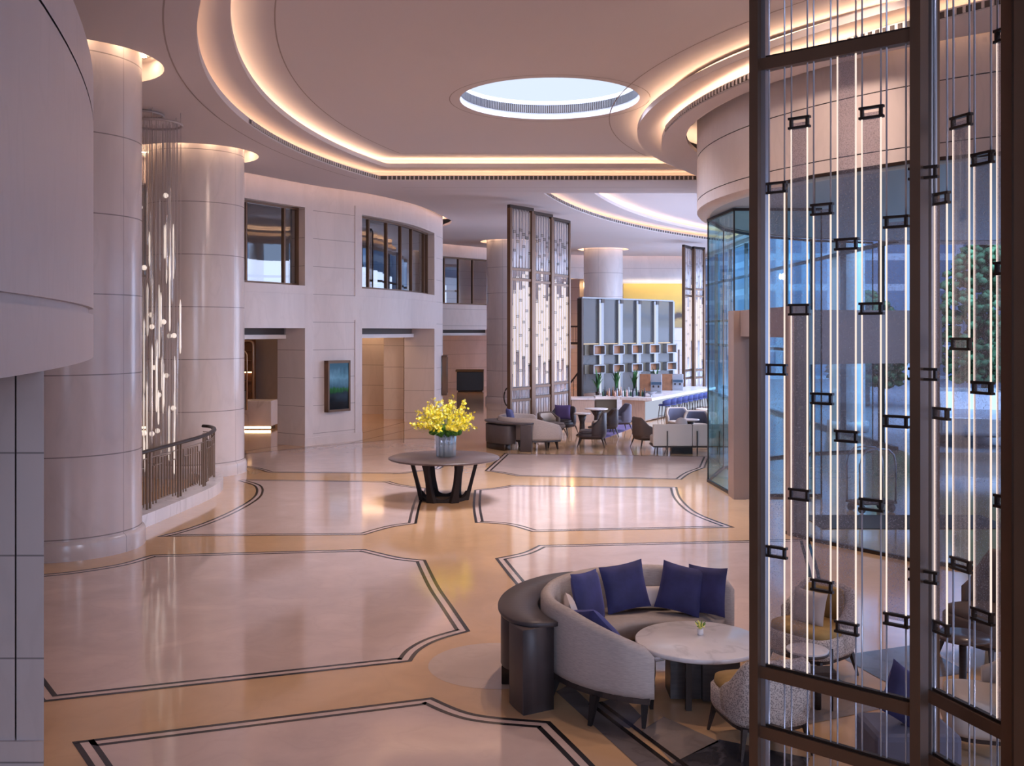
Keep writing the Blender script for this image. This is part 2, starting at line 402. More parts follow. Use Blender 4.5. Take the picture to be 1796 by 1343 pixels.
def wall(mb, path, thick, z0, z1, holes, m, mrev=None, step=.4, left=1):
    """curved wall with rectangular openings; left=+1 puts the thickness on the path's left"""
    ss = set([0, path.len]); zs = set([z0, z1])
    for a, b, c, d in holes: ss |= {a, b}; zs |= {min(max(c, z0), z1), min(max(d, z0), z1)}
    ss = sorted(ss); q = []
    for a, b in zip(ss, ss[1:]):
        n = max(1, int(math.ceil((b - a) / step))); q += [a + (b - a) * i / n for i in range(n)]
    q.append(ss[-1]); zs = sorted(zs)
    fr = [path.at(t) for t in q]; bk = [path.at(t, thick * left) for t in q]
    def hole(i, j):
        if i < 0 or j < 0 or i >= len(q) - 1 or j >= len(zs) - 1: return True
        s, z = (q[i] + q[i + 1]) / 2, (zs[j] + zs[j + 1]) / 2
        return any(a < s < b and c < z < d for a, b, c, d in holes)
    mrev = mrev or m
    for i in range(len(q) - 1):
        for j in range(len(zs) - 1):
            if hole(i, j): continue
            A, B, C, D = fr[i], fr[i + 1], bk[i], bk[i + 1]; lo, hi = zs[j], zs[j + 1]
            mb.add([(*A, lo), (*B, lo), (*B, hi), (*A, hi)], [(0, 1, 2, 3)], m, True)
            mb.add([(*C, lo), (*D, lo), (*D, hi), (*C, hi)], [(3, 2, 1, 0)], m, True)
            if hole(i - 1, j): mb.add([(*A, lo), (*C, lo), (*C, hi), (*A, hi)], [(0, 1, 2, 3)], mrev)
            if hole(i + 1, j): mb.add([(*B, lo), (*D, lo), (*D, hi), (*B, hi)], [(0, 1, 2, 3)], mrev)
            if hole(i, j - 1): mb.add([(*A, lo), (*C, lo), (*D, lo), (*B, lo)], [(0, 1, 2, 3)], mrev)
            if hole(i, j + 1): mb.add([(*A, hi), (*C, hi), (*D, hi), (*B, hi)], [(0, 1, 2, 3)], mrev)

ZC, Z1, Z2 = 6.75, 7.0, 7.25
# ------------------------------------------------------------------ floor with inlaid stone panels
def px_poly(pts): return [FL(*p) for p in pts]
def smooth_poly(segs):
    """segs: list of pixel runs; runs of more than two points are smoothed curves"""
    out = []
    for sgm in segs:
        w = px_poly(sgm); out += (catmull(w, 6) if len(w) > 2 else w)
    res = []
    for p in out:
        if not res or (Vector(p) - Vector(res[-1])).length > .02: res.append(p)
    if (Vector(res[0]) - Vector(res[-1])).length < .02: res.pop()
    return res
panels = {
 'A': smooth_poly([[(641, 963), (668, 969.5), (704, 977.5), (747, 982)], [(747, 982), (770, 1027), (796, 1065), (825, 1107)],
                   [(825, 1107), (770, 1123), (737, 1141), (722, 1160)], [(722, 1160), (72, 1231.5)], [(22, 1160), (4, 1022)], [(60, 1008), (126, 1002), (208, 989), (258, 975), (271, 972.6)], [(271, 972.6), (641, 963)]]),
 'B': smooth_poly([[(275, 941), (330, 926), (383, 906), (428, 883), (447, 867), (445, 852), (417, 843)], [(430, 840.6), (684, 844)], [(684, 844), (706, 850), (749, 856)],
                   [(749, 856), (738, 885), (731, 918)], [(731, 918), (686, 925), (640.6, 938)], [(640.6, 938), (275, 941)]]),
 'C': smooth_poly([[(831.6, 859), (869, 855), (896.7, 850.7)], [(896.7, 850.7), (1187.7, 854)], [(1187.7, 854), (1196, 875), (1225, 900), (1289, 925)], [(1289, 925), (933, 932.6)],
                   [(933, 932.6), (886.6, 920), (833, 916.7)], [(833, 916.7), (829, 887), (831.6, 859)]]),
 'D': smooth_poly([[(867.8, 979), (915.5, 969), (944.5, 956)], [(944.5, 956), (1420, 945)], [(1420, 945), (1430, 1090), (1150, 1160)], [(1150, 1160), (990, 1115), (910, 1031.6), (867.8, 979)]]),
 'E': smooth_poly([[(126, 1301), (758, 1223)], [(758, 1223), (809.6, 1245), (860, 1256), (965, 1265)], [(965, 1265), (1044, 1343), (1150, 1460)], [(1150, 1460), (225, 1460)], [(225, 1460), (154, 1343), (126, 1301)]]),
 'F': smooth_poly([[(380, 812), (445, 821.6), (469, 828.6)], [(469, 828.6), (706.7, 830.7)], [(706.7, 830.7), (741, 826), (773, 822)], [(773, 822), (800, 801)], [(800, 801), (745, 768), (418, 796)]]),
 'G': smooth_poly([[(849.6, 825.6), (884, 795)], [(884, 795), (1245, 800)], [(1237, 820), (1211, 830), (1196, 841)], [(1196, 841), (906.9, 835)], [(906.9, 835), (880, 830), (849.6, 825.6)]]),
}
fm = MB()
void = None
fm.flat([[(-16, -6), (16, -6), (16, 24.6), (9.75, 24.6), (9.75, 58), (-16, 58)]], 0.0, M_fl_tan)
def area2(p): return sum(p[i][0] * p[(i + 1) % len(p)][1] - p[(i + 1) % len(p)][0] * p[i][1] for i in range(len(p)))
def ring_line(poly, d0, d1, z, m):
    a = offset(poly, d0, True); b = offset(poly, d1, True); fm.strip(a, b, z, z, m, True)
for k, p in panels.items():
    if area2(p) < 0: p = p[::-1]
    fm.flat([p], .0012, M_fl_cream)
    ring_line(p, 0, .042, .0022, M_fl_black); ring_line(p, .10, .142, .0022, M_fl_black)
# round medallions where the walkways cross
fm.flat([circ(FL(872, 1165), .62, 40)], .0010, M_fl_pale)
# fine single joints by the curved wall
for a, b in (((418, 793), (640, 758)), ((640, 758), (760, 727)), ((560, 789), (640, 771)), ((640, 771), (745, 747))):
    p, q = FL(*a), FL(*b); l = offset([p, q], .03); fm.strip([p, q], l, .0021, .0021, M_fl_black)
# dark border and tiles under the near lounge
def tile(pts, m, z): fm.flat([px_poly(pts)], z, m)
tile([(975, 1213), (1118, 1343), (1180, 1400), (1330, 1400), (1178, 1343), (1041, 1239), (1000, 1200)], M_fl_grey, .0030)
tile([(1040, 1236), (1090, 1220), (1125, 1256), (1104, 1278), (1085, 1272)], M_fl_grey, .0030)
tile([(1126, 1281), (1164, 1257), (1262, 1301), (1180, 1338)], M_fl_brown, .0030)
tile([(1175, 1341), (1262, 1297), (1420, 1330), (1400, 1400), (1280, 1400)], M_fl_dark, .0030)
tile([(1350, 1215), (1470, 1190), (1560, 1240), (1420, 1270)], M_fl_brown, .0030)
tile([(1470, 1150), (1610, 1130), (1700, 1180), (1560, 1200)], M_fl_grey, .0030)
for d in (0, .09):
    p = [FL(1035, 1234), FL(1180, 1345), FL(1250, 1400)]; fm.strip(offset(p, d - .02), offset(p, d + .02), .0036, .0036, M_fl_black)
struct(fm.build('floor'))

# ------------------------------------------------------------------ curved two-storey wall on the left and the back wall
LW = Path(catmull([(-10.2, 17.4), (-8.15, 21.4), (-6.52, 23.9), (-5.4, 25.85), (-4.1, 27.6), (-3.06, 30.1), (-2.52, 33.0), (-2.38, 34.3), (-2.75, 35.7), (-3.9, 36.7), (-6.2, 37.3)], 8))
BW = Path(catmull([(-6.2, 40.0), (-3.02, 43.4), (-1.2, 45.5), (1.0, 47.9), (3.0, 49.6), (5.2, 50.2), (9.6, 50.4)], 8))
w1a, w1b, w2a, w2b = LW.find(214), LW.find(534), LW.find(634), LW.find(761)
DH, WZ0, WZ1 = 3.07, 4.17, 6.2
lw = MB()
wall(lw, LW, 1.0, 0, 3.6, [(w1a, w1b, 0, DH), (w2a, w2b, 0, DH)], M_wall)
wall(lw, LW, .45, 3.6, 7.15, [(w1a, w1b, WZ0, WZ1), (w2a, w2b, WZ0, WZ1)], M_wall)
for a, b in ((w1a, w1b), (w2a, w2b)):      # raised architraves round the openings
    for z0, z1 in ((0, DH), (WZ0, WZ1)):
        for s0, s1, c0, c1 in ((a - .28, a, z0, z1 + .22), (b, b + .28, z0, z1 + .22), (a, b, z1, z1 + .22)) + (((a - .28, b + .28, z0 - .22, z0),) if z0 else ()):
            o = LW.seg(s0, s1, -.02); i = LW.seg(s0, s1, .0)
            lw.band(o, c0, c1, M_wallplain); lw.strip(o, i, c1, c1, M_wallplain); lw.strip(o, i, c0, c0, M_wallplain)
            for e in (0, -1): lw.add([(*o[e], c0), (*i[e], c0), (*i[e], c1), (*o[e], c1)], [(0, 1, 2, 3)], M_wallplain)
struct(lw.build('wall_left'))
bb = MB()
segs = [(0, w1a), (w1b, w2a), (w2b, LW.len)]
for a, b in segs:
    o = LW.seg(a + (0 if a == 0 else -.02), b, -.035); i = LW.seg(a, b, 0); bb.band(o, 0, .22, M_wallplain); bb.strip(o, i, .22, .22, M_wallplain)
struct(bb.build('baseboard_left'))
b3a, b3b = BW.find(772), BW.find(872)
bo0, bo1 = BW.find(984), BW.find(1024)
dd0, dd1 = BW.find(1184), BW.find(1192)
bw = MB(); wall(bw, BW, .5, 0, 7.15, [(b3a, b3b, 0, 3.05), (b3a, b3b, 4.17, 6.25), (bo0, bo1, 0, 5.6), (dd0, dd1, 0, 2.05)], M_wall)
struct(bw.build('wall_back'))

# window glazing in the upper storey
def glaze(idx, path, a, b, z0, z1, mull, off=.22):
    f = MB()
    for s in [a + .03] + mull + [b - .03]:
        p = path.at(s, off - .05); q = path.at(s, off + .05); f.obox(p, q, .055, z0, z1)
    for z in (z0, z1 - .06):
        o = path.seg(a, b, off - .05); i = path.seg(a, b, off + .05); f.band(o, z, z + .06); f.strip(o, i, z + .06, z + .06); f.strip(o, i, z, z)
    fo = struct(f.build('window_%d' % idx, M_bronze))
    g = MB(); g.band(path.seg(a, b, off), z0 + .05, z1 - .05, None, False, False); g.build('pane', M_winglass, fo)
glaze(1, LW, w1a, w1b, WZ0, WZ1, [LW.find(240), LW.find(443), w1b - .5], .25)
glaze(2, LW, w2a, w2b, WZ0, WZ1, [LW.find(p) for p in (658, 690, 715, 734)] + [w2b - .45], .25)
glaze(3, BW, b3a, b3b, 4.17, 6.25, [BW.find(p) for p in (784, 809, 834)], .2)

# dark air grilles and white drop strips inside the ground-floor openings
for n, (path, a, b) in enumerate(((LW, w1a, w1b), (LW, w2a, w2b), (BW, b3a, b3b))):
    f = MB(); o = path.seg(a, b, .75); i = path.seg(a, b, 1.05)
    f.band(o, 2.90, 3.10, M_grille); f.strip(o, i, 2.9, 2.9, M_grille); o2 = path.seg(a, b, .68)
    f.band(o2, 2.79, 2.90, M_white); f.strip(o2, i, 2.79, 2.79, M_white); f.strip(o2, i, 2.9, 2.9, M_white); f.band(i, 2.79, 3.1, M_white)
    struct(f.build('trim_%d' % (n + 1)))

# rooms behind: floor slab between storeys, outer shell, partitions
sh = MB()
sh.box(-16, -15.8, -6, 58, 0, 8.95, M_wallplain)
struct(sh.build('wall_outer'))
sh = MB(); sh.box(-16, 16, -6.2, -6, 0, 8.95, M_wallplain); sh.box(15.8, 16, -6, 4.0, 0, 8.95, M_wallplain); sh.box(15.8, 16, 4.0, 25.4, 5.3, 8.95, M_wallplain); struct(sh.build('wall_rear'))
sh = MB(); sh.box(-16, 9.8, 57.8, 58, 0, 8.95, M_wallplain); struct(sh.build('wall_far'))
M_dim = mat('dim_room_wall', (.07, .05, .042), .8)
back = LW.seg(0, LW.len, 1.02, 1.0)
sl = MB()
poly = [(p[0], p[1]) for p in back] + [(-6.2, 39.2), (-15.8, 39.2), (-15.8, 15)]
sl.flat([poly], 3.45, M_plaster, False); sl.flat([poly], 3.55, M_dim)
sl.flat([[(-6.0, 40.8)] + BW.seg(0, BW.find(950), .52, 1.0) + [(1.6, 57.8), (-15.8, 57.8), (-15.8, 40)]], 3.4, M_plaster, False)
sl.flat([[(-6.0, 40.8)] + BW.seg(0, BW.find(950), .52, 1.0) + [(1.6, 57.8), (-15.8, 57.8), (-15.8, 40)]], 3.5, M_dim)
struct(sl.build('trim_4'))
sl = MB()
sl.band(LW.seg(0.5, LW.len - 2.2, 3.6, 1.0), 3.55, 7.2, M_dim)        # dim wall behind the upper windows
sl.band(BW.seg(0, BW.len, 6.0, 1.0), 0, 7.2, M_wall)
struct(sl.build('wall_inner'))
room = MB()
room.box(-7.9, -7.2, 34.0, 39, 0, 3.45, M_wall)                       # stone partitions of the ground-floor lobby
room.box(-15.8, -7.2, 35.2, 35.5, 0, 3.45, M_wallplain)
room.box(AX(673, 34.0), AX(708, 34.0), 34.0, 35.2, 0, 3.45, M_wall)
room.box(-7.2, -3.6, 39.0, 39.3, 0, 3.45, M_wall)
struct(room.build('wall_partition'))
struct(MB().box(AX(637, 38.9), AX(648, 38.9), 38.9, 39.0, 0, 2.5, M_boxwood).build('door_2'))
st = MB(); st.box(AX(636, 36.5), AX(673, 36.5), 36.5, 38.9, 0, .16, M_fl_pale); st.box(AX(636, 36.9), AX(673, 36.9), 36.95, 38.9, .16, .32, M_fl_pale)
struct(st.build('trim_5'))
area('lamp_reception', (-9.0, 29.4, 3.40), (-9.0, 30.4, 0), 2.5, 1.2, 46, WARM)
area('lamp_lobby_passage', (-5.2, 36.3, 3.40), (-5.2, 36.3, 0), 1.6, 2.4, 46, WARM)
area('lamp_passage_front', (-4.9, 32.0, 3.40), (-4.9, 32.0, 0), 1.2, 1.6, 30, WARM)
area('lamp_concierge', (-2.4, 47.6, 3.35), (-2.4, 49.0, 0), 2.5, 1.6, 60, WARM)
area('lamp_stair_hall', (2.2, 52.0, 5.4), (2.2, 51.0, 0), 2, 1.0, 170, (1, .55, .25))
area('under_stair_fill', (2.6, 52.0, 2.0), (2.6, 52.0, 0), 1.6, 1.0, 40, (1, .55, .25))  # added lamp below the slab, brightens the lower stair hall
area('lamp_upper_room', (-8.0, 26.0, 6.9), (-8.0, 26.0, 0), 2, 3, 8, WARM)

# ------------------------------------------------------------------ ceiling with two cove-lit trays, light wells and column rings
COLS = [(-6.22, 13.9, 1.0), (-6.72, 21.2, 1.0), (-0.05, 42.0, 1.02), (AX(1058, 46.0), 46.0, .90)]
HR = 1.3
DC = (10.35, 18.1); HOLE_R, FAS_R = 7.08, 6.88
cl1, rl1 = (12.77, 17.83), 17.55; cr1, rr1 = (13.5, 18.63), 10.59
cl2, rl2 = (14.94, 17.79), 19.21; cr2, rr2 = (12.81, 18.96), 10.35
def tray(cl, rl, cr, rr, far, near):
    def xa(c, r, Y): return c[0] - math.sqrt(r * r - (Y - c[1]) ** 2)
    n = 44; L = [(xa(cl, rl, near + (far - near) * i / n), near + (far - near) * i / n) for i in range(n + 1)]
    n2 = min(near + 1.2, 99); n2 = max(n2, cr[1] - rr + .35)
    Rr = [(xa(cr, rr, far - (far - n2) * i / n), far - (far - n2) * i / n) for i in range(n + 1)]
    return L + Rr
O1 = tray(cl1, rl1, cr1, rr1, 24.86, 7.4)[::-1]        # counter-clockwise
O2 = tray(cl2, rl2, cr2, rr2, 24.45, 7.9)[::-1]
if area2(O1) < 0: O1 = O1[::-1]
if area2(O2) < 0: O2 = O2[::-1]
def tray_b(c, r, y0):
    pts = [(c[0] - math.sqrt(r * r - (Y - c[1]) ** 2), Y) for Y in [y0 + (42.0 - y0) * i / 24 for i in range(25)]]
    return [(9.1, y0)] + [(9.1, pts[-1][1])] + pts[::-1]
B1 = tray_b((31.38, 20.23), 31.3, 27.2); B2 = tray_b((35.25, 20.07), 34.06, 27.6)
if area2(B1) < 0: B1 = B1[::-1]
if area2(B2) < 0: B2 = B2[::-1]
cell = LW.seg(0, LW.len, -.3)                                   # ceiling stops short of the walls: lit gap
outer = [(-14.5, -4), (14.5, -4), (14.5, 25.4), (9.7, 25.4), (9.7, 50.0)] + [p for p in BW.seg(0.6, BW.len, -.3)][::-1] + [(-6.1, 39.3), (-6.3, 37.75)] + cell[::-1][2:] + [(-14.5, 17.0)]
holes = [O1, B1, circ(DC, HOLE_R, 96)] + [circ(c, HR * (c[2] if c[2] < 1 else 1), 48) for c in COLS]
ce = MB(); ce.flat([outer] + holes, ZC, M_plaster, False)
def lip(line, z, h, m=M_lip, w=.05):
    """upstand round an opening: inner face, top, outer face"""
    ou = offset(line, -w, True); ce.band(line, z, z + h, m, True); ce.strip(line, ou, z + h, z + h, m, True); ce.band(ou, z, z + h, m, True)
# outer tray
lip(O1, ZC, .12); t1 = offset(O1, -.36, True); ce.band(t1, ZC, Z1, M_lip, True)
ce.flat([t1, O2], Z1, M_plaster, False); ce.strip(O1, t1, ZC + .005, ZC + .005, M_lip, True)
lip(O2, Z1, .10); t2 = offset(O2, -.36, True); ce.band(t2, Z1, Z2, M_lip, True); ce.strip(O2, t2, Z1 + .005, Z1 + .005, M_lip, True)
OC = (.69, 18.4)
ce.flat([t2, circ(OC, 1.65, 64)], Z2, M_plaster, False)
# second tray
lip(B1, ZC, .12); t3 = offset(B1, -.36, True); ce.band(t3, ZC, Z1, M_lip, True); ce.flat([t3, B2], Z1, M_plaster, False); ce.strip(B1, t3, ZC + .005, ZC + .005, M_lip, True)
lip(B2, Z1, .10); t4 = offset(B2, -.36, True); ce.band(t4, Z1, Z2, M_lip, True); ce.flat([t4], Z2, M_plaster, False); ce.strip(B2, t4, Z1 + .005, Z1 + .005, M_lip, True)
# light gap round the drum, columns, walls
h1 = circ(DC, HOLE_R, 96); ce.band(h1, ZC, ZC + .08, M_lip, True)
for c in COLS:
    rr_ = HR * (c[2] if c[2] < 1 else 1)
    h = circ(c, rr_, 48); ce.band(h, ZC, 7.08, M_lip, True); ce.flat([h], 7.08, M_lip, False)
ce.band(cell, ZC, ZC + .08, M_lip); ce.band(BW.seg(0.6, BW.len, -.3), ZC, ZC + .08, M_lip)
ce.flat([LW.seg(0, LW.len, -.9) + LW.seg(0, LW.len, .3)[::-1]], 7.12, M_lip, False)
ce.flat([BW.seg(0, BW.len, -.9) + BW.seg(0, BW.len, .3)[::-1]], 7.12, M_lip, False)
ce.strip(circ(DC, HOLE_R + .5, 96), circ(DC, FAS_R - .1, 96), 7.2, 7.2, M_lip, True)
# panel seams
M_seam = mat('plaster_seam', (.33, .27, .255), .9)
def seam(line, z, w=.022): ce.strip(line, offset(line, w), z, z, M_seam)
sO1 = [p for p in offset(O1, -.38, True) if p[0] < -1.5 and p[1] < 25.1]; sO1.sort(key=lambda p: p[1]); seam(sO1, ZC - .003)
for Y in (26.1, 26.75): seam([(-2.9, Y), (4.6, Y)], ZC - .003)
sO2 = offset(O2, .55, True); seam(sO2 + sO2[:1], Z2 - .003, .02)
seam(circ(OC, 1.85, 48), Z2 - .003, .018)
struct(ce.build('ceiling'))
struct(MB().box(-16, 16, -6, 25.4, 8.9, 9.0, M_plaster).box(-16, 9.8, 25.4, 58, 8.9, 9.0, M_plaster).box(9.7, 16, 25.3, 25.5, 5.2, 9.0, M_plaster).box(9.65, 9.8, 25.4, 58, 6.6, 9.0, M_plaster).build('ceiling_roof'))

# cove light strips lying in the troughs
def cove(idx, line, d0, d1, z, m):
    mb = MB(); mb.strip(offset(line, d0, True), offset(line, d1, True), z, z, m, True); return struct(mb.build('trim_%d' % idx, m))
cove(10, O1, -.30, -.22, ZC + .03, M_cove); cove(11, O2, -.30, -.22, Z1 + .03, M_cove2)
M_cove3 = emis('wall_cove_strip', (1.0, .64, .42), 45.0)
cove(12, B1, -.30, -.22, ZC + .03, M_cove); cove(13, B2, -.30, -.22, Z1 + .03, M_cove2)
for k, pth in enumerate((LW, BW)):
    mb = MB(); mb.strip(pth.seg(.7, pth.len, -.40), pth.seg(.7, pth.len, -.46), ZC + .03, ZC + .03, M_cove3); struct(mb.build('trim_%d' % (14 + k), M_cove3))
mb = MB(); mb.strip(circ(DC, HOLE_R + .22, 96), circ(DC, HOLE_R + .30, 96), ZC + .03, ZC + .03, M_cove2, True); struct(mb.build('trim_16', M_cove2))

# linear air grilles on the tray upstands: thin fins between two rails
def grille(idx, line, z0, z1, pitch=.11):
    p = Path(line); mb = MB(); n = int(p.len / pitch)
    mb.band(p.seg(0, p.len, .012), z0, z1, M_grille)
    for i in range(n):
        s = i * pitch; a = p.at(s, .014); b = p.at(s, .035); mb.obox(a, b, .03, z0, z1, M_lip)
    return struct(mb.build('trim_%d' % idx))
far1 = [p for p in O1 if abs(p[1] - 24.86) < .01]; far1 = [max(far1), min(far1)]
lefta = [p for p in O1 if p[0] < -2.5 and p[1] > 18]; lefta.sort(key=lambda p: -p[1])
grille(20, far1, ZC + .015, ZC + .105)
grille(21, lefta, ZC + .02, ZC + .10)
ra = [p for p in O1 if p[0] > 2.6 and p[1] < 19 and p[1] > 9]; ra.sort(key=lambda p: -p[1]); grille(22, ra[::-1], ZC + .02, ZC + .10)
ba = [p for p in B1 if p[0] < 9]; ba.sort(key=lambda p: p[1]); grille(23, ba[::-1], ZC + .02, ZC + .10, .2)

# oculus: drum of cool back-lit fabric above a ring of air grille
M_oculip = mat('oculus_lip', (.36, .40, .48), .7)
oc = MB(); oc.lathe([(1.65, Z2), (1.65, Z2 + .12)], M_oculip, 64, (*OC, 0), cap=False)
oc.lathe([(1.66, Z2 + .12), (1.66, Z2 + .28)], M_grille, 64, (*OC, 0), cap=False)
for i in range(240):
    a = 2 * PI * i / 240; p = (OC[0] + 1.655 * math.cos(a), OC[1] + 1.655 * math.sin(a)); q = (OC[0] + 1.63 * math.cos(a), OC[1] + 1.63 * math.sin(a)); oc.obox(p, q, .014, Z2 + .12, Z2 + .28, M_steel)
oc.lathe([(1.65, Z2 + .28), (1.65, Z2 + .36), (1.78, Z2 + .36)], M_oculip, 64, (*OC, 0), cap=False)
struct(oc.build('trim_30'))
M_oc = bpy.data.materials.new('backlit_fabric'); M_oc.use_nodes = True; nt = M_oc.node_tree; nt.nodes.clear()
o_ = nt.nodes.new('ShaderNodeOutputMaterial'); e_ = nt.nodes.new('ShaderNodeEmission'); e_.inputs[0].default_value = (.70, .80, 1, 1); e_.inputs[1].default_value = 1.05; nt.links.new(e_.outputs[0], o_.inputs[0])
lamp = MB(); k = 96; ring = []
for i in range(k):
    a = 2 * PI * i / k; r = 2.0 + .02 * math.cos(a * 32); ring.append((OC[0] + r * math.cos(a), OC[1] + r * math.sin(a)))
lamp.band(ring, Z2 + .36, Z2 + 1.45, M_oc, True); lamp.flat([ring], Z2 + 1.45, M_oc, False)
struct(lamp.build('window_9'))
tl = MB(); tl.strip(circ(OC, 1.80, 64), circ(OC, 1.95, 64), Z2 + .37, Z2 + .37, emis('oculus_led', (.8, .88, 1), 2.0), True); struct(tl.build('trim_31'))

# ------------------------------------------------------------------ round marble columns with ring lights
clab = ['nearest round marble column, left, beside the pale curved balcony', 'round marble column behind the curved railing and hanging crystals', 'round column partly behind the tall bronze screen near the sofa', 'far round column standing behind the bar shelving']
for (x, y, r), lb in zip(COLS, clab):
    t = thing('column', lb, 'column', (x, y, 0))
    MB().lathe([(r, .25), (r, 7.06)], None, 72, cap=False).build('shaft', M_col, t)
    MB().lathe([(r + .05, 0), (r + .05, .20), (r + .035, .235), (r, .25)], None, 72, cap=False).build('base', M_col, t)
    rg = MB(); n = 11
    for i in range(n):
        a = 2 * PI * (i + .3) / n; q = r + .10
        rg.lathe([(0, 0), (.05, 0)], M_ringlamp, 8, (q * math.cos(a), q * math.sin(a), 7.02), cap=False)
    rg.build('ring_lamp', M_ringlamp, t)

# ------------------------------------------------------------------ pale curved balcony and pier in the left foreground
def arc_pts():
    t0 = R(22.5); p = Vector((-4.53, 10.8)); out = [p.copy()]; a = t0
    for i in range(28):
        a -= .5 / 30; p = p - Vector((-math.sin(a), math.cos(a))) * .5; out.append(p.copy())
    out = out[::-1]; a = t0; p = Vector((-4.53, 10.8))
    for i in range(5): a += .11; p = p + Vector((-math.sin(a), math.cos(a))) * .26; out.append(p.copy())
    for i in range(10): a += .22; p = p + Vector((-math.sin(a), math.cos(a))) * .14; out.append(p.copy())
    return [(q.x, q.y) for q in out]
BP = arc_pts()
bal = MB()
bal.band(BP, 2.72, 3.17, M_near); bal.band(offset(BP, .05), 3.17, 3.235, M_near); bal.strip(BP, offset(BP, .05), 3.17, 3.17, M_near); bal.strip(BP, offset(BP, .05), 3.235, 3.235, M_near)
bal.band(BP, 3.235, 5.26, M_near); bal.band(offset(BP, .03), 5.26, 5.285, M_grille); bal.band(BP, 5.285, 5.74, M_near)
bal.strip(BP, offset(BP, .35), 5.74, 5.74, M_near); bal.band(offset(BP, .35), 4.2, 5.74, M_near)
bal.flat([BP + [(-15.5, 12.6), (-15.5, -3)]], 2.72, M_near, False)
struct(bal.build('wall_balcony'))
pr = MB(); pY = 6.9; xr = AX(77, pY)
pr.prism([(AX(29, pY), pY), (xr, pY), (AX(75, pY + .5), pY + .5), (AX(24, pY + .5), pY + .5)], 0, 2.72, M_pier); pr.box(AX(26, pY), AX(29, pY), pY + .03, pY + .08, 0, 2.72, M_grille); pr.prism([(-9, pY), (AX(26, pY), pY), (AX(20, pY + .5), pY + .5), (-9, pY + .5)], 0, 2.72, M_pier)
struct(pr.build('wall_pier'))
struct(MB().prism([(-9, pY - .025), (xr + .01, pY - .025), (AX(76, pY + .5), pY + .5), (-9, pY + .5)], 0, .17, M_pier).build('baseboard_pier'))

# ------------------------------------------------------------------ curved railing on its stone kerb
kp = catmull([(-5.62, 14.98), (-5.58, 15.3), (-5.50, 16.15), (-5.38, 17.9), (-5.50, 19.0), (-5.80, 19.75), (-6.15, 20.0)], 8)
kb = MB(); ki = offset(kp, .42); kb.band(kp, 0, .2); kb.strip(kp, ki, .2, .2); kb.band(ki, 0, .2)
tag(kb.build('stone_kerb', M_marble), 'low curved pale stone kerb under the bronze railing on the left', 'kerb')
RP = Path(offset(kp, .17)); L0, L1 = .1, RP.len - .12
rail = thing('railing', 'curved bronze railing with dark handrail between the two left columns', 'railing', (0, 0, 0))
hr = MB(); line = RP.seg(L0, L1, 0, .15); rings = []
for i, p in enumerate(line):
    d = Vector(line[min(i + 1, len(line) - 1)]) - Vector(line[max(i - 1, 0)]); d.normalize(); n = Vector((-d.y, d.x))
    rings.append([(p[0] + n.x * a, p[1] + n.y * a, 1.12 + b) for a, b in ((-.045, -.02), (-.035, .015), (0, .025), (.035, .015), (.045, -.02), (.02, -.035), (-.02, -.035))])
hr.sweep(rings, M_bronzed); hr.build('handrail', M_bronzed, rail)
M_rail = mat('railing_bronze', (.27, .195, .145), .45, .5)
nb = int((L1 - L0) / .105); post_i = set(range(5, nb, 11)) | set(range(6, nb, 11))
post = bal_ = None
for i in range(nb + 1):
    s = L0 + (L1 - L0) * i / nb; x, y = RP.at(s)
    if i in post_i: MB().box(x - .016, x + .016, y - .016, y + .016, .2, 1.09).build('post', M_rail, rail)
    else:
        lo, hi = (.30, .97) if i % 11 in (9, 10, 0, 1, 2) else (.25, .86 if i % 2 else 1.0)
        MB().box(x - .009, x + .009, y - .009, y + .009, lo, hi).build('baluster', M_rail, rail)
for g in range(-1, nb // 11 + 1):
    for a, b, z in ((6, 16, 1.0), (7.5, 10, .86), (12, 15, .86), (9, 13, .97), (9, 13, .30)):
        s0, s1 = L0 + (g * 11 + a) * .105, L0 + (g * 11 + b) * .105
        if s1 <= L0 or s0 >= L1: continue
        MB().tube([(*p, z) for p in RP.seg(max(s0, L0), min(s1, L1), 0, .15)], .010, None, 4).build('fret_bar', M_rail, rail)

# ------------------------------------------------------------------ hanging crystal chandelier
ch = thing('chandelier', 'tall chandelier of hanging crystal strands beside the left columns', 'chandelier', (AX(262, 17.2), 17.2, 0))
for r, z, ox in ((.36, 6.72, -.14), (.46, 6.56, .08)):
    tb = MB(); tb.tube([(ox + r * math.cos(2 * PI * i / 32), r * math.sin(2 * PI * i / 32), z) for i in range(32)], .022, M_wire, 6, True)
    for i in range(6): tb.tube([(ox + r * math.cos(i), r * math.sin(i), z), (ox + r * math.cos(i), r * math.sin(i), 7.2 if z > 6.6 else 6.9)], .006, M_wire, 4)
    tb.build('ceiling_ring', M_wire, ch)
wi = MB(); strands = []
for i in range(120):
    a = random.uniform(0, 2 * PI); r = .54 * math.sqrt(random.uniform(.12, 1)); x, y = r * math.cos(a), r * math.sin(a)
    strands.append((x, y)); wi.tube([(x, y, .25 + random.uniform(0, .5)), (x, y, 6.6)], .0035, M_wire, 4)
stuff(wi.build('wires', M_wire, ch))
rodm = {}
for kind, (L, rr_) in {'a': (.60, .016), 'b': (.95, .018), 'c': (1.3, .016)}.items():
    rodm[kind] = MB().lathe([(0, 0), (rr_ * .7, .03), (rr_, .12), (rr_ * .8, L * .5), (rr_, L - .1), (rr_ * .3, L)], None, 6, cap=False)
protos = {}
n_c = 0
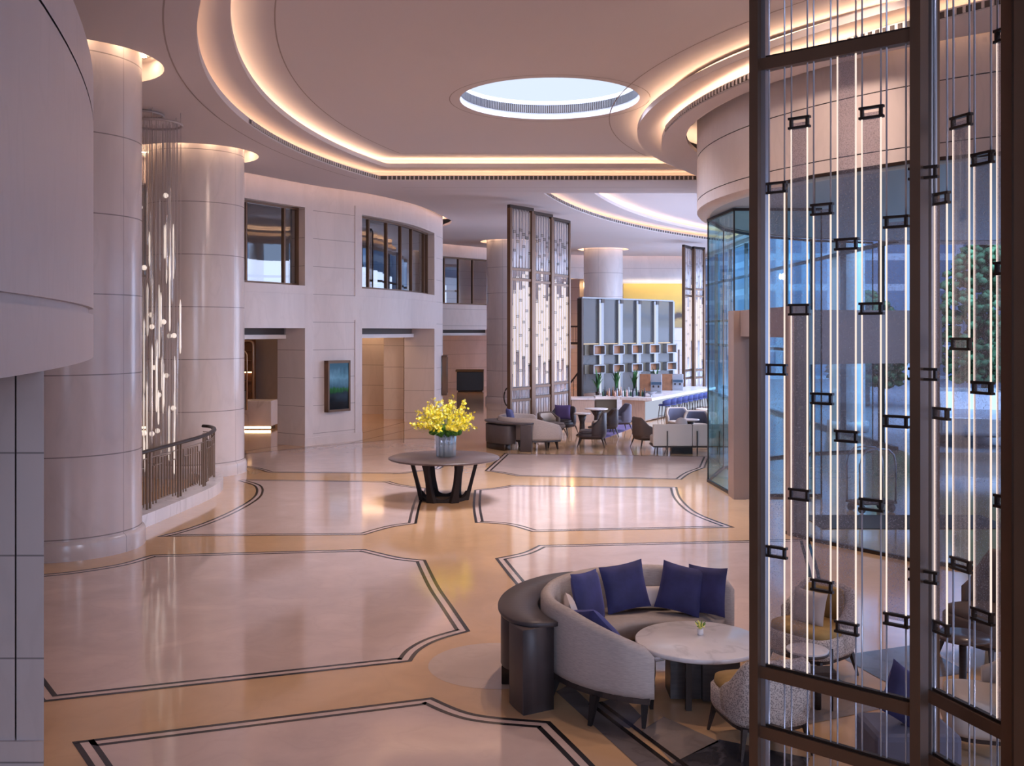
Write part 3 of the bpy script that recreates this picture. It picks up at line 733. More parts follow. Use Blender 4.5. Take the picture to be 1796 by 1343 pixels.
for i in range(98):
    x, y = strands[i % 96]; kind = random.choice('aabbbc'); top = random.uniform(1.25, 5.5); z = max(.22, top - 1.0)
    mt = M_crys2 if random.random() < .42 else M_crystal
    key = (kind, mt.name)
    if key not in protos: protos[key] = rodm[kind].build('crystal_drop', mt, ch); o = protos[key]
    else: o = protos[key].copy(); COL.objects.link(o); o.parent = ch
    o.location = (x, y, z)
gl = None
for i in range(22):
    x, y = random.choice(strands); z = random.uniform(1.0, 5.6)
    if gl is None: gl = MB().ball((0, 0, 0), .045, .045, .045, None, 10, 8).build('glass_ball', M_crys2, ch); o = gl
    else: o = gl.copy(); COL.objects.link(o); o.parent = ch
    o.location = (x, y, z)

# ------------------------------------------------------------------ glazed drum vestibule on the right
fa = MB()
fc = circ(DC, FAS_R, 120)
fa.band(fc, 5.28, 5.46, M_wallplain, True); fa.band(circ(DC, FAS_R - .012, 120), 5.46, 5.475, M_grille, True)
fa.band(fc, 5.475, 6.28, M_wallplain, True); fa.band(circ(DC, FAS_R - .012, 120), 6.28, 6.295, M_grille, True); fa.band(fc, 6.295, 7.2, M_wallplain, True)
fa.lathe([(FAS_R, 5.28), (FAS_R - .04, 5.23), (FAS_R - .25, 5.22)], M_wallplain, 120, (*DC, 0), cap=False)
struct(fa.build('wall_right'))
M_soff = mat('drum_soffit', (.40, .44, .52), .5)
sf = MB(); sf.flat([circ(DC, FAS_R - .22, 96)], 5.235, M_soff, False); struct(sf.build('ceiling_vestibule'))
GF = [(9.0, 24.9), (7.3, 24.3), (5.75, 23.2), (4.6, 21.7), (3.9, 19.85), (4.02, 18.06), (5.6, 18.06)]       # far side, then the return beside the door
GN = [(4.06, 14.75), (4.30, 14.2), (5.25, 12.9), (6.5, 12.05), (7.9, 11.5), (9.4, 11.25), (11.2, 11.3), (13.0, 11.9)]
def panes(idx, line, z0, z1, m, skip=()):
    f = MB()
    for a, b in zip(line, line[1:]):
        for z in (z0, z1 - .05): f.obox(a, b, .05, z, z + .05, M_bronzed)
    for i, a in enumerate(line): f.box(a[0] - .012, a[0] + .012, a[1] - .012, a[1] + .012, z0, z1, M_bronzed)
    fo = struct(f.build('window_%d' % idx))
    for i, (a, b) in enumerate(zip(line, line[1:])):
        if i in skip: continue
        MB().band([a, b], z0 + .05, z1 - .05, None, False, False).build('pane', m, fo)
panes(5, GF, 0, 5.22, M_drum); panes(6, GN, 0, 5.22, M_front)
M_jamb = mat('portal_bronze_panel', (.34, .245, .21), .4, .35)
dj = MB(); jy = 17.75
dj.box(AX(1287, jy), AX(1309, jy), jy, jy + .45, 0, 3.36, M_jamb); dj.box(AX(1309, jy) + .01, AX(1322, jy), jy + .05, jy + .4, 0, 3.36, M_jamb)
dj.box(4.05, 4.35, 14.6, 14.78, 0, 3.36, M_jamb); dj.box(4.06, 4.34, 14.78, jy, 2.9, 3.36, M_jamb)
struct(dj.build('door_1'))
hd = MB()
ar = circ(DC, 6.75, 14, 88, 124); ai = circ(DC, 6.45, 14, 88, 124)
hd.band(ar, 2.2, 3.5, M_jamb); hd.band(ai, 2.2, 3.5, M_jamb); hd.strip(ar, ai, 2.2, 2.2, M_jamb); hd.strip(ar, ai, 3.5, 3.5, M_jamb)
struct(hd.build('door_3'))
tag(MB().box(4.7, 7.6, 15.1, 16.2, 0, .012).build('entrance_mat', mat('mat_dark', (.05, .05, .055), .95)), 'dark entrance mat on the floor inside the glass vestibule', 'mat')

# facade of the bar side and the near right side
fc_ = MB()
for y in range(26, 51, 3): fc_.box(9.55, 9.7, y - .04, y + .04, 0, 6.75, M_bronzed)
for z in (0, 2.3, 3.4, 5.2): fc_.box(9.57, 9.68, 25, 50.3, z, z + .1, M_bronzed)
fc_.box(9.5, 9.75, 25, 50.4, 6.6, 7.2, M_wallplain)
fo = struct(fc_.build('window_7'))
MB().band([(9.62, 25), (9.62, 50.3)], .05, 6.6, None, False, False).build('pane', M_pane, fo)

# ------------------------------------------------------------------ outside: forecourt, buildings, trees, car
gp = MB(); gp.flat([[(9.7, 24.5), (90, 24.5), (90, 160), (9.7, 160)]], -.02, mat('forecourt_paving', (.30, .31, .34), .5, var=.15)); gp.flat([[(16, -6), (90, -6), (90, 24.5), (16, 24.5)]], -.02, MATS['forecourt_paving']); gp.build('ground')['kind'] = 'structure'
def facade_mat(name, wall_, win, sx, sz):
    m = bpy.data.materials.new(name); m.use_nodes = True; nt = m.node_tree; b = nt.nodes['Principled BSDF']
    t = nt.nodes.new('ShaderNodeTexCoord'); mp = nt.nodes.new('ShaderNodeMapping'); br = nt.nodes.new('ShaderNodeTexBrick')
    mp.inputs['Rotation'].default_value = (R(90), 0, 0); br.offset = 0; br.inputs['Scale'].default_value = 1
    br.inputs['Brick Width'].default_value = sx; br.inputs['Row Height'].default_value = sz; br.inputs['Mortar Size'].default_value = .22
    br.inputs['Color1'].default_value = (*win, 1); br.inputs['Color2'].default_value = (*[c * .7 for c in win], 1); br.inputs['Mortar'].default_value = (*wall_, 1)
    nt.links.new(t.outputs['Object'], mp.inputs[0]); nt.links.new(mp.outputs[0], br.inputs['Vector']); nt.links.new(br.outputs['Color'], b.inputs['Base Color']); b.inputs['Roughness'].default_value = .3
    return m
F1 = facade_mat('office_facade_pale', (.66, .70, .78), (.28, .36, .50), 1.6, 1.9); F2 = facade_mat('office_facade_dark', (.34, .40, .48), (.16, .24, .36), 2.2, 1.5)
for i, (x0, x1, y0, y1, h, m, lb) in enumerate(((16, 30, 62, 74, 26, F1, 'pale blue office block seen through the vestibule glass'), (32, 48, 70, 84, 34, F2, 'dark glass office tower seen through the right screen'), (24, 40, 44, 52, 16, F2, 'lower dark office building beyond the forecourt trees'), (44, 62, 50, 60, 22, F1, 'pale office building at the right edge beyond the trees'), (-6, 100, 96, 110, 46, F1, 'long pale office block far behind the other buildings'), (62, 84, -10, 46, 34, F2, 'dark block added out of view on the right, darkening the window reflections'))):  # last block is unseen, added to darken the window reflections
    t = thing('office_building', lb, 'building', ((x0 + x1) / 2, y0, 0))
    w_, d_ = (x1 - x0) / 2, y1 - y0
    MB().box(-w_, w_, 0, d_, 0, h).build('facade', m, t); MB().box(-w_ - .3, w_ + .3, -.3, d_ + .3, h, h + .8).build('roof', M_steel, t)
M_leaf = mat('leaf_green', (.05, .13, .05), .8, var=.5, vscale=9); M_bark = mat('bark', (.10, .07, .05), .9)
for i, (x, y, h, lb) in enumerate(((17.5, 37, 6.5, 'bushy green tree outside, nearest the vestibule'), (20.5, 39.5, 7.5, 'taller green tree outside behind the parked car'), (14.2, 40, 4.5, 'small green tree outside left of the other two'))):
    t = thing('tree', lb, 'tree', (x, y, 0)); c = MB(); random.seed(20 + i)
    for k in range(620):
        a = random.uniform(0, 2 * PI); q = random.random() ** .5; zz = random.uniform(.18, 1); rad = 1.5 * math.sin(PI * min(1, zz)) + .35
        p = (rad * q * math.cos(a), rad * q * math.sin(a), h * zz); c.ball(p, .20, .20, .13, None, 5, 3, .4)
    stuff(c.build('crown', M_leaf, t)); MB().tube([(0, 0, 0), (.05, 0, h * .3), (0, 0, h * .7)], .14, None, 8, r2=.05).build('trunk', M_bark, t)
t = thing('car', 'pale car parked outside beyond the glass vestibule', 'car', (12.6, 27.5, 0), R(70))
prof = [(-2.1, .35), (-2.1, .75), (-1.9, .85), (-1.1, .92), (-.55, 1.35), (.9, 1.38), (1.6, .95), (2.05, .85), (2.12, .45), (2.05, .3), (-2.0, .3)]
b = MB(); b.sweep([[(x, y, z * (1 if abs(y) < .8 else .97)) for x, z in prof] for y in (-.85, -.78, .78, .85)], None, False); b.build('body', mat('car_silver', (.66, .69, .74), .25, .3), t, .05)
g = MB(); g.sweep([[(x, y, z) for x, z in ((-1.0, .95), (-.5, 1.33), (.86, 1.36), (1.45, .97))] for y in (-.862, .862)], None, False); g.build('windows', mat('car_glass', (.03, .04, .05), .05), t)
for x in (-1.3, 1.3):
    for y in (-.8, .8): MB().tube([(x, y - .1, .32), (x, y + .1, .32)], .32, None, 18).build('wheel', M_grille, t)
t = thing('canopy_column', 'round pale column standing outside under the entrance canopy', 'column', (AX(1487, 30), 30, 0))
MB().lathe([(.5, .3), (.48, 6.6)], None, 32, cap=False).build('shaft', M_white, t); MB().lathe([(.6, 0), (.6, .3), (.5, .3)], None, 32).build('base', M_white, t)

# luggage trolley inside the vestibule
t = thing('luggage_trolley', 'chrome arched luggage trolley standing in the glass vestibule', 'trolley', (AX(1528, 16.6), 16.6, 0), R(15))
MB().box(-.36, .36, -.2, .2, .14, .18).build('platform', M_brownf, t, .01)
for y in (-.18, .18):
    MB().tube([(-.34, y, .16), (-.34, y, .8), (-.30, y, .95), (-.2, y, 1.04), (0, y, 1.06), (.2, y, 1.04), (.30, y, .95), (.34, y, .8), (.34, y, .16)], .016, None, 8).build('arch', M_steel, t)
MB().tube([(0, -.18, 1.06), (0, .18, 1.06)], .014, None, 8).build('top_bar', M_steel, t)
for x in (-.28, .28):
    for y in (-.15, .15): MB().tube([(x, y - .015, .07), (x, y + .015, .07)], .07, None, 12).build('wheel', M_grille, t)

# ------------------------------------------------------------------ bronze and glass-rod screens
def screen(label, p0, p1, ztop, bars, pairs, pw=.06, seed=M_seed, lit=M_rodlit, z0=0.0, rr=.0085, group=None, ends=(), trim=False):
    """pairs: (t0, t1, lit_from, lit_to, clip heights) with t the fraction along the panel"""
    d = Vector((p1[0] - p0[0], p1[1] - p0[1])); W_ = d.length; d.normalize(); ang = math.atan2(d.y, d.x)
    t = thing('screen_panel', label, 'screen', (p0[0], p0[1], 0), ang, group)
    for x in (0, W_): MB().box(x - pw / 2, x + pw / 2, -.06, .06, z0, ztop).build('post', M_bronze, t)
    if trim: MB().box(pw / 2, pw / 2 + .028, -.02, .02, z0, ztop).build('edge_trim', M_steel, t)
    MB().box(-pw / 2, W_ + pw / 2, -.055, .055, ztop, ztop + .09).build('top_rail', M_bronzed, t)
    for z in bars:
        b = MB(); b.box(pw / 2, W_ - pw / 2, -.032, .032, z - .035, z + .035, M_bronze); b.box(pw / 2, W_ - pw / 2, -.014, .014, z + .035, z + .05, M_bronzed); b.build('crossbar', M_bronze, t)
    zt, zb = ztop, z0
    clipm = {}
    for a, b, l1, l0, cl in pairs:
        xa, xb = a * W_, b * W_
        for x in (xa, xb):
            if x > W_ - pw / 2 or x < pw / 2: continue
            r_ = MB()
            for (q0, q1, m) in ((zb, l0, M_rod), (l0, l1, lit), (l1, zt, M_rod)):
                if q1 > q0: r_.tube([(x, 0, q0), (x, 0, q1)], rr, m, 6)
            r_.build('rod', None, t)
        MB().box(xa + rr, min(xb, W_ - pw / 2) - rr, -.005, .005, l0, l1).build('glass_strip', seed, t)
        for q0, q1 in ends: MB().box(xa + rr, min(xb, W_ - pw / 2) - rr, -.005, .005, q0, q1).build('glass_strip', M_seedend, t)
        for z in cl:
            w = round(xb - xa, 3)
            if w not in clipm:
                c = MB(); h = .055
                for zz in (-h / 2, h / 2): c.box(-.016, w + .016, -.014, .014, zz - .007, zz + .007)
                for xx in (0, w): c.box(xx - .007, xx + .007, -.012, .012, -h / 2, h / 2)
                o = clipm[w] = c.build('clip', M_bronzed, t)
            else: o = clipm[w].copy(); COL.objects.link(o); o.parent = t
            o.location = (xa, 0, z)
    return t
def on_line(p0, p1, px):
    """fraction along p0-p1 and depth at which photo column px meets that vertical plane"""
    k = (px - CX) / FOC; dx, dy = p1[0] - p0[0], p1[1] - p0[1]; t = (k * p0[1] - p0[0]) / (dx - k * dy); return t, p0[1] + t * dy
A0, A1 = (AX(1330, 6.0), 6.0), (AX(1612, 5.36), 5.36)
def near_pairs(p0, p1, spec, zbar):
    out = []
    for x0, x1, cl, top, bot in spec:
        t0, y0 = on_line(p0, p1, x0); t1, y1 = on_line(p0, p1, x1); ym = (y0 + y1) / 2
        zs = [ZT(c, ym) for c in cl]
        out.append((t0, t1, zs[0] if top is None else top, zs[-1] if bot is None else bot, zs))
    return out
spA = [(1349, 1376, (329, 648, 968), None, .98), (1388, 1416, (215, 543, 867), None, .98), (1427, 1457, (367, 699, 1027), None, None), (1469, 1501, (428, 765, 1101), 4.56, None),
       (1512, 1545, (197, 541, 885), None, None), (1555, 1589, (389, 739, 1087), None, None), (1599, 1640, (303, 656, 1010), None, .98)]
screen('large bronze and glass-rod screen panel in the right foreground', A0, A1, 6.6, (4.59, .964, .607), near_pairs(A0, A1, spA, 4.59), .056, M_seed, M_rodlit, 0, .0052, None, (), True)
B0, B1_ = (2.335, 5.62), (2.525, 5.0)
spB = [(1640, 1661, (348, 725, 1101), None, None), (1672, 1700, (213, 603, 990), None, None), (1709, 1738, (278, 680, 1080), None, None), (1749, 1772, (60, 470, 880), None, .98)]
screen('narrow angled glass-rod screen panel at the right edge', B0, B1_, 6.6, (.964, .607), near_pairs(B0, B1_, spB, 0), .07, M_seed, M_rodlit, 0, .0052, None, (), True)
screen('dark end panel of the rod screen at the extreme right edge', (AX(1801, 4.86), 4.86), (AX(1960, 4.55), 4.55), 6.6, (.964, .607), [(.3, .5, 4.0, 1.5, [4.0, 2.7, 1.5]), (.65, .85, 4.5, 1.8, [4.5, 3.2, 1.8])], .07, M_seed, M_rodlit, 0, .0052)
def far_pairs(n, ph):
    out = []; random.seed(ph)
    offs = [0, .34, .66, .12, .5, .82, .28]
    for i in range(n):
        a = (i + .28) / (n + .1); b = a + .52 / n; base = 1.75 + 1.0 * offs[(i + ph) % 7]; cl = [base + 1.0 * k for k in range(3)] + [5.0 + .9 * offs[(i + 2 * ph) % 7] * .9, 5.9 - .3 * offs[i % 7]]
        out.append((a, b, cl[2] + .45 * offs[(i * 3) % 7], 1.42 if i % 2 else base, cl))
    return out
fp = [((AX(894, 28.0), 28.0), (AX(932, 28.8), 28.8)), ((AX(935, 29.55), 29.55), (AX(966, 30.4), 30.4)), ((AX(968, 31.06), 31.06), (AX(997, 32.1), 32.1))]
for (p, q), lb, k in zip(fp, ('left panel of the tall lit rod screen behind the curved far sofa', 'middle panel of the tall lit rod screen behind the far sofa', 'right panel of the tall lit rod screen near the bar shelves'), (0, 2, 4)):
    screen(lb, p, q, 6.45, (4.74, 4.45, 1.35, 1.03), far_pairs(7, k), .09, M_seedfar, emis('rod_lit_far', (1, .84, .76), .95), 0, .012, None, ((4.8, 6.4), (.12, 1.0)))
fq = [((AX(1199, 41.0), 41.0), (AX(1215, 42.3), 42.3)), ((AX(1217, 41.9), 41.9), (AX(1234, 42.4), 42.4))]
for (p, q), lb, k in zip(fq, ('left panel of the distant rod screen past the bar end', 'right panel of the distant rod screen beside the vestibule glass'), (1, 3)):
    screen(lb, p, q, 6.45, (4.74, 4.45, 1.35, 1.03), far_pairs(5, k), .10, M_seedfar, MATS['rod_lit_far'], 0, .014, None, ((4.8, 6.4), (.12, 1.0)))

# ------------------------------------------------------------------ near lounge: curved sofa, console, cushions, marble table, chairs
def arcring(prof, a): c, s = math.cos(a), math.sin(a); return [(r * c, r * s, z) for r, z in prof]
def make_sofa(label, loc, rz):
    t = thing('curved_sofa', label, 'sofa', loc, rz); a0, a1 = R(39), R(259); n = 48; rings = []
    for i in range(n + 1):
        a = a0 + (a1 - a0) * i / n; e = min(i, n - i) / n
        u = (a - a0) / (a1 - a0)
        zt = .80 - .20 * max(0, (u - .78) / .22) ** 1.3 - .06 * max(0, (.2 - u) / .2)
        th = .11 * (1 if e > .02 else .55 + 22 * e); zt -= 0 if e > .025 else .05 * (1 - e / .025) ** 2; zb = .235
        ro = 1.01; rc = ro - .055; ri, re = rc - th / 2, rc + th / 2
        rings.append(arcring([(re - .03, zb), (re - .005, zb + .06), (re, zt * .6), (re, zt - .035), (re - .03, zt), (ri + .03, zt), (ri, zt - .035), (ri, zb + .15), (ri + .01, zb)], a))
    MB().sweep(rings).build('backrest', M_sofa, t)
    rings = []
    for i in range(n + 1):
        a = a0 + R(1.5) + (a1 - a0 - R(3)) * i / n; e = min(i, n - i); k = 0 if e > 1 else .02 * (2 - e)
        rings.append(arcring([(.47 + k, .26), (.44 + k, .30), (.44 + k, .40 - k), (.475 + k, .43 - k), (.90, .44 - k), (.91, .26)], a))
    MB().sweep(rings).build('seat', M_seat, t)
    fr_ = MB(); fr_.sweep([arcring([(.50, .20), (.50, .245), (.985, .245), (.985, .20)], a0 + R(2) + (a1 - a0 - R(4)) * i / 30) for i in range(31)], None, False); fr_.build('base_frame', M_wood, t)
    for ad, rs in ((42, (.94, .54)), (100, (.94, .54)), (160, (.94, .54)), (200, (.94,)), (232, (1.0,)), (254, (.86, .55))):
        for r in rs:
            dr = .07 if r > .7 else -.03; a = R(ad); c, s = math.cos(a), math.sin(a); r2 = r + dr
            MB().tube([(r2 * c, r2 * s, 0), (r * c, r * s, .21)], .019, None, 4, r2=.042).build('leg', M_legs, t)
    return t
SC = (1.25, 8.42)
make_sofa('greige curved sofa with blue cushions in the near lounge', (*SC, 0), 0)
def make_console(label, loc, rz):
    t = thing('console_table', label, 'console', loc, rz); n = 28
    def arc(r0, r1, z0, z1, d0, d1, nm, m=M_console, rnd=0):
        rings = []
        for i in range(n + 1):
            u = i / n; a = R(d0 + (d1 - d0) * u); k = math.sqrt(max(.02, 1 - (abs(u - .5) * 2) ** 6)) if rnd else 1
            rc = r0; ro = r0 + (r1 - r0) * k
            rings.append(arcring([(rc, z0), (ro - .006, z0), (ro, z0 + .01), (ro, z1 - .01), (ro - .006, z1), (rc, z1)], a))
        return MB().sweep(rings).build(nm, m, t)
    arc(1.035, 1.37, .665, .70, 112, 211, 'top', M_console, 1)
    arc(1.05, 1.33, 0, .665, 197, 209, 'end_panel')
    arc(1.08, 1.36, .16, .62, 128, 186, 'drawer_body', M_console, 1)
    arc(1.10, 1.34, 0, .16, 140, 178, 'plinth', M_bronzed)
    return t
make_console('dark curved console table wrapped round the back of the near sofa', (*SC, 0), 0)

def pillow_mesh(w, h, th, n=12):
    v = []; f = []
    for sgn in (1, -1):
        for j in range(n + 1):
            for i in range(n + 1):
                u, q = i / n * 2 - 1, j / n * 2 - 1
                pin = 1 - .07 * (1 - abs(u) ** 2) * abs(q) ** 3; pin2 = 1 - .07 * (1 - abs(q) ** 2) * abs(u) ** 3
                d = th / 2 * (max(0, (1 - u ** 4)) * max(0, (1 - q ** 4))) ** .55
                v.append((u * w / 2 * pin2, sgn * d, q * h / 2 * pin))
    k = (n + 1) ** 2
    for s in (0, 1):
        for j in range(n):
            for i in range(n):
                a = s * k + j * (n + 1) + i; q = (a, a + 1, a + n + 2, a + n + 1); f.append(q if s == 0 else q[::-1])
    return v, f
def cushion(name, label, loc, rot, w=.4, h=.4, th=.14, m=None, cat='cushion', group=None):
    v, f = pillow_mesh(w, h, th); o = MB().add(v, f, None, True).build(name, m or M_velvet)
    o.location = loc; o.rotation_euler = rot; return tag(o, label, cat, group)
def polar(c, r, deg, z): return (c[0] + r * math.cos(R(deg)), c[1] + r * math.sin(R(deg)), z)
G_ = 'blue velvet cushions on the near sofa'
def lean(deg, tilt, roll=0): return (R(-tilt), R(roll), R(deg - 90))     # back of the cushion against the sofa back
for deg, r, tilt, roll, lb, w_ in ((146, .70, 15, 5, 'blue velvet cushion, leftmost upright one on the near sofa', .46), (107, .74, 15, -7, 'blue velvet cushion, second upright one from the left on the near sofa', .43),
                               (66, .70, 18, 8, 'blue velvet cushion in front of another, right side of the near sofa', .42), (49, .77, 12, -3, 'blue velvet cushion at the right end of the near sofa, partly hidden', .40)):
    cushion('throw_cushion', lb, polar(SC, r, deg, .66), lean(deg, tilt, roll), w_, .43, .12, None, 'cushion', G_)
cushion('throw_cushion', 'blue velvet cushion lying low behind the near sofa arm', polar(SC, .68, 210, .60), (R(-42), R(14), R(212 - 90)), .44, .40, .13, None, 'cushion', G_)
cushion('lumbar_pillow', 'pale grey lumbar pillow between the two pairs of blue cushions', polar(SC, .78, 89, .55), lean(89, 16), .44, .2, .09, M_lumbar, 'pillow')
cushion('lumbar_pillow', 'pale grey lumbar pillow at the left bend of the near sofa', polar(SC, .74, 182, .62), lean(182, 18), .42, .28, .1, M_lumbar, 'pillow')

TC = FL(1226, 1121, .47)
t = thing('coffee_table', 'round white marble coffee table on a dark base, near lounge', 'table', (*TC, 0))
MB().lathe([(.44, .425), (.505, .43), (.52, .44), (.52, .465), (.512, .472), (0, .472)], None, 64).build('top', M_marble, t)
bs = MB(); bs.box(-.25, .05, -.10, .18, .02, .425); bs.box(.0, .30, -.16, -.06, .02, .425); bs.build('base', M_wood, t)
MB().box(-.16, -.115, -.31, -.265, 0, .425).build('leg', M_bronzed, t); MB().box(.22, .26, .2, .24, 0, .425).build('leg', M_wood, t)
p = FL(1228, 1112, .475)
t = thing('bud_vase', 'tiny white pot with a green sprig on the marble table', 'vase', (p[0], p[1], .472))
MB().lathe([(.022, 0), (.026, .01), (.026, .05), (.022, .052)], None, 16).build('pot', M_white, t)
sp = MB(); random.seed(3)
for i in range(26):
    a = random.uniform(0, 2 * PI); r = random.uniform(.01, .05); sp.tube([(0, 0, .045), (r * .5 * math.cos(a), r * .5 * math.sin(a), .075), (r * math.cos(a), r * math.sin(a), .07 + random.uniform(0, .045))], .0045, M_stem if i % 2 else M_petal2, 4)
sp.build('sprig', None, t)

def tub_chair(name, label, loc, rz, w=.60, d=.60, hb=.72, hs=.42, legh=.20, shell=M_weave, inner=None, seatm=M_ochre, legm=M_wood, arm=.52, splay=.04, group=None):
    """upholstered tub chair facing +Y"""
    t = thing(name, label, 'chair', loc, rz, group); inner = inner or shell; n = 30; rings = []; th = .075
    for i in range(n + 1):
        u = i / n; a = PI * (1.0 - 0) + PI * u                      # left, back, right
        c, s = math.cos(a), math.sin(a); e = .62
        def P(rx, ry): return (rx * math.copysign(abs(c) ** e, c), ry * math.copysign(abs(s) ** e, s) - .02)
        f = abs(u - .5) * 2; zt = hb - (hb - arm) * max(0, (f - .42) / .58) ** 1.4
        po, pi = P(w / 2, d / 2), P(w / 2 - th, d / 2 - th); pm = ((po[0] + pi[0]) / 2, (po[1] + pi[1]) / 2)
        po2 = P(w / 2 * .94, d / 2 * .94)
        rings.append([(*po2, legh + .02), (*po, legh + .12), (*po, zt - .03), (*pm, zt), (*pi, zt - .03), (*pi, legh + .12), (*pi, legh + .02)])
    MB().sweep(rings).build('backrest', shell, t)
    prof = []
    def loop(k, z): return [(k * (w / 2) * math.copysign(abs(math.cos(b)) ** .5, math.cos(b)), k * (d / 2) * math.copysign(abs(math.sin(b)) ** .5, math.sin(b)), z) for b in [2 * PI * j / 28 for j in range(28)]]
    MB().sweep([loop(.93, legh + .015), loop(.97, legh + .05), loop(.97, hs - .05), loop(.92, hs - .03)]).build('body', shell, t)
    MB().sweep([loop(.86, hs - .045), loop(.90, hs - .02), loop(.88, hs + .02), loop(.6, hs + .035)]).build('seat', seatm, t)
    if inner is not shell:
        r2 = []
        for i in range(n + 1):
            u = i / n; a = PI + PI * (.06 + .88 * u); c, s = math.cos(a), math.sin(a)
            q = (( w / 2 - th - .008) * math.copysign(abs(c) ** .62, c), (d / 2 - th - .008) * math.copysign(abs(s) ** .62, s) - .02); f = abs(u - .5) * 2; zt = hb - (hb - arm) * max(0, (f - .42) / .58) ** 1.4 - .03
            q2 = (q[0] * .95, q[1] * .95); r2.append([(*q, hs), (*q, zt), (*q2, zt - .02), (*q2, hs)])
        MB().sweep(r2).build('inner_back', inner, t)
    MB().sweep([loop(.88, legh - .02), loop(.90, legh + .018)], None, False).build('base_frame', legm, t)
    for x, y in ((-1, 1), (1, 1), (-1, -1), (1, -1)):
        X, Y = x * (w / 2 - .08), y * (d / 2 - .08)
        MB().tube([(X + x * splay, Y + y * splay, 0), (X, Y, legh)], .011, None, 4, r2=.026).build('leg', legm, t)
    return t
tub_chair('tub_chair', 'pale woven tub chair with ochre seat, back turned, beside the marble table', (1.80, 7.28, 0), R(12), .62, .66, .70, .42, .21, M_weave, None, M_ochre, M_wood, .46)
tub_chair('tub_chair', 'woven chair with ochre inside seen through the foreground screen', (2.62, 8.75, 0), R(128), .66, .62, .76, .42, .2, M_weave, M_ochre, M_ochre, M_wood, .55)
cushion('lumbar_pillow', 'pale pillow in the ochre-lined chair behind the screen', (2.60, 8.74, .58), (R(-14), 0, R(128 + 180)), .34, .30, .11, M_lumbar, 'pillow')
p = FL(1416, 1137, .50)
t = thing('side_table', 'small round white marble side table behind the foreground screen', 'table', (*p, 0))
MB().lathe([(.155, .47), (.162, .48), (.162, .497), (.155, .5), (0, .5)], None, 40).build('top', M_marble, t)
MB().lathe([(.162, .462), (.166, .466), (.166, .482), (.16, .486)], None, 40, cap=False).build('rim', M_wood, t)
MB().tube([(.20, .02, .49), (.20, .02, .33), (.20, .02, 0)], .012, None, 6).build('leg', M_wood, t)
bs = MB(); bs.box(-.05, .22, -.06, .1, .28, .33); bs.tube([(-.04, 0, 0), (-.04, 0, .47)], .014, None, 6); bs.tube([(.10, .06, 0), (.10, .06, .3)], .03, None, 6); bs.build('base', M_wood, t)
# seat group glimpsed low behind the screen
t = thing('ottoman', 'low dark upholstered ottoman at the bottom behind the screen', 'ottoman', (2.62, 6.62, 0))
MB().box(-.28, .28, -.22, .22, .1, .40).build('seat', M_bluegrey, t, .04)
for x in (-.22, .22):
    for y in (-.16, .16): MB().tube([(x, y, 0), (x, y, .1)], .018, None, 6).build('leg', M_wood, t)
cushion('throw_cushion', 'blue velvet cushion peeking up at the bottom behind the screen', (2.62, 6.62, .57), (R(-22), R(34), R(10)), .36, .36, .13)
tub_chair('tub_chair', 'pale tub chair at the lower right behind the narrow screen panel', (3.35, 7.05, 0), R(75), .62, .6, .72, .42, .2, M_cream, None, M_cream, M_wood, .55)
tub_chair('tub_chair', 'dark brown tub chair at the right edge behind the screen', (4.35, 9.1, 0), R(110), .7, .66, .95, .44, .2, M_brownf, None, M_brownf, M_wood, .62)
t = thing('side_table', 'dark wooden side table beside the dark brown chair', 'table', (3.75, 8.3, 0))
MB().lathe([(.2, .44), (.22, .45), (.22, .47), (0, .47)], None, 28).build('top', M_tabletop, t); MB().lathe([(.14, 0), (.14, .02), (.03, .05), (.03, .44)], None, 20).build('base', M_wood, t)

# ------------------------------------------------------------------ round hall table with orchids
HT = FL(779, 801, .76)
t = thing('hall_table', 'large round dark table in the middle of the lobby', 'table', (*HT, 0))
MB().lathe([(.90, .715), (.965, .725), (.985, .737), (.985, .752), (.975, .76), (0, .76)], None, 72).build('top', M_tabletop, t)
for i in range(6):
    a = PI / 6 * 0 + PI / 3 * i + R(0); c, s = math.cos(a), math.sin(a); tx, ty = -s, c; b = MB(); rings = []
    for z, r, wd, dp in ((.0, .40, .10, .08), (.14, .435, .075, .075), (.35, .49, .055, .065), (.60, .555, .062, .065), (.72, .585, .085, .075)):
        rings.append([(c * (r + dr) + tx * dw, s * (r + dr) + ty * dw, z) for dr, dw in ((-dp / 2, -wd), (dp / 2, -wd * .8), (dp / 2, wd * .8), (-dp / 2, wd))])
    b.sweep(rings, None, False).build('leg', M_legs, t, .008)
bs = MB(); k = 48; ro = []
for i in range(k):
    a = 2 * PI * i / k; u = (i % 8) / 8; w_ = abs(u - 0) if u < .5 else 1 - u; hx = math.cos(PI / 6) / math.cos((a % (PI / 3)) - PI / 6)
    top = .05 + .11 * (1 - min(1, w_ / .5)) ** 2.2; r = .43 * hx
    ro.append([(r * math.cos(a), r * math.sin(a), 0), (r * math.cos(a), r * math.sin(a), top), ((r - .05) * math.cos(a), (r - .05) * math.sin(a), top), ((r - .05) * math.cos(a), (r - .05) * math.sin(a), 0)])
bs.sweep(ro, None, False, True).build('base_ring', M_legs, t)
VP = FL(782, 800, .76)
t = thing('flower_arrangement', 'yellow orchids over green moss in a clear ribbed vase on the round table', 'flowers', (VP[0], VP[1], .76))
vz = MB(); rings = []
for z, k in ((0, .155), (.01, .165), (.2, .17), (.42, .18), (.43, .17)):
    rings.append([((k + .012 * math.cos(12 * 2 * PI * i / 72)) * math.cos(2 * PI * i / 72), (k + .012 * math.cos(12 * 2 * PI * i / 72)) * math.sin(2 * PI * i / 72), z) for i in range(72)])
vz.sweep(rings); vz.build('vase', M_vase, t)
iv = MB(); random.seed(5)
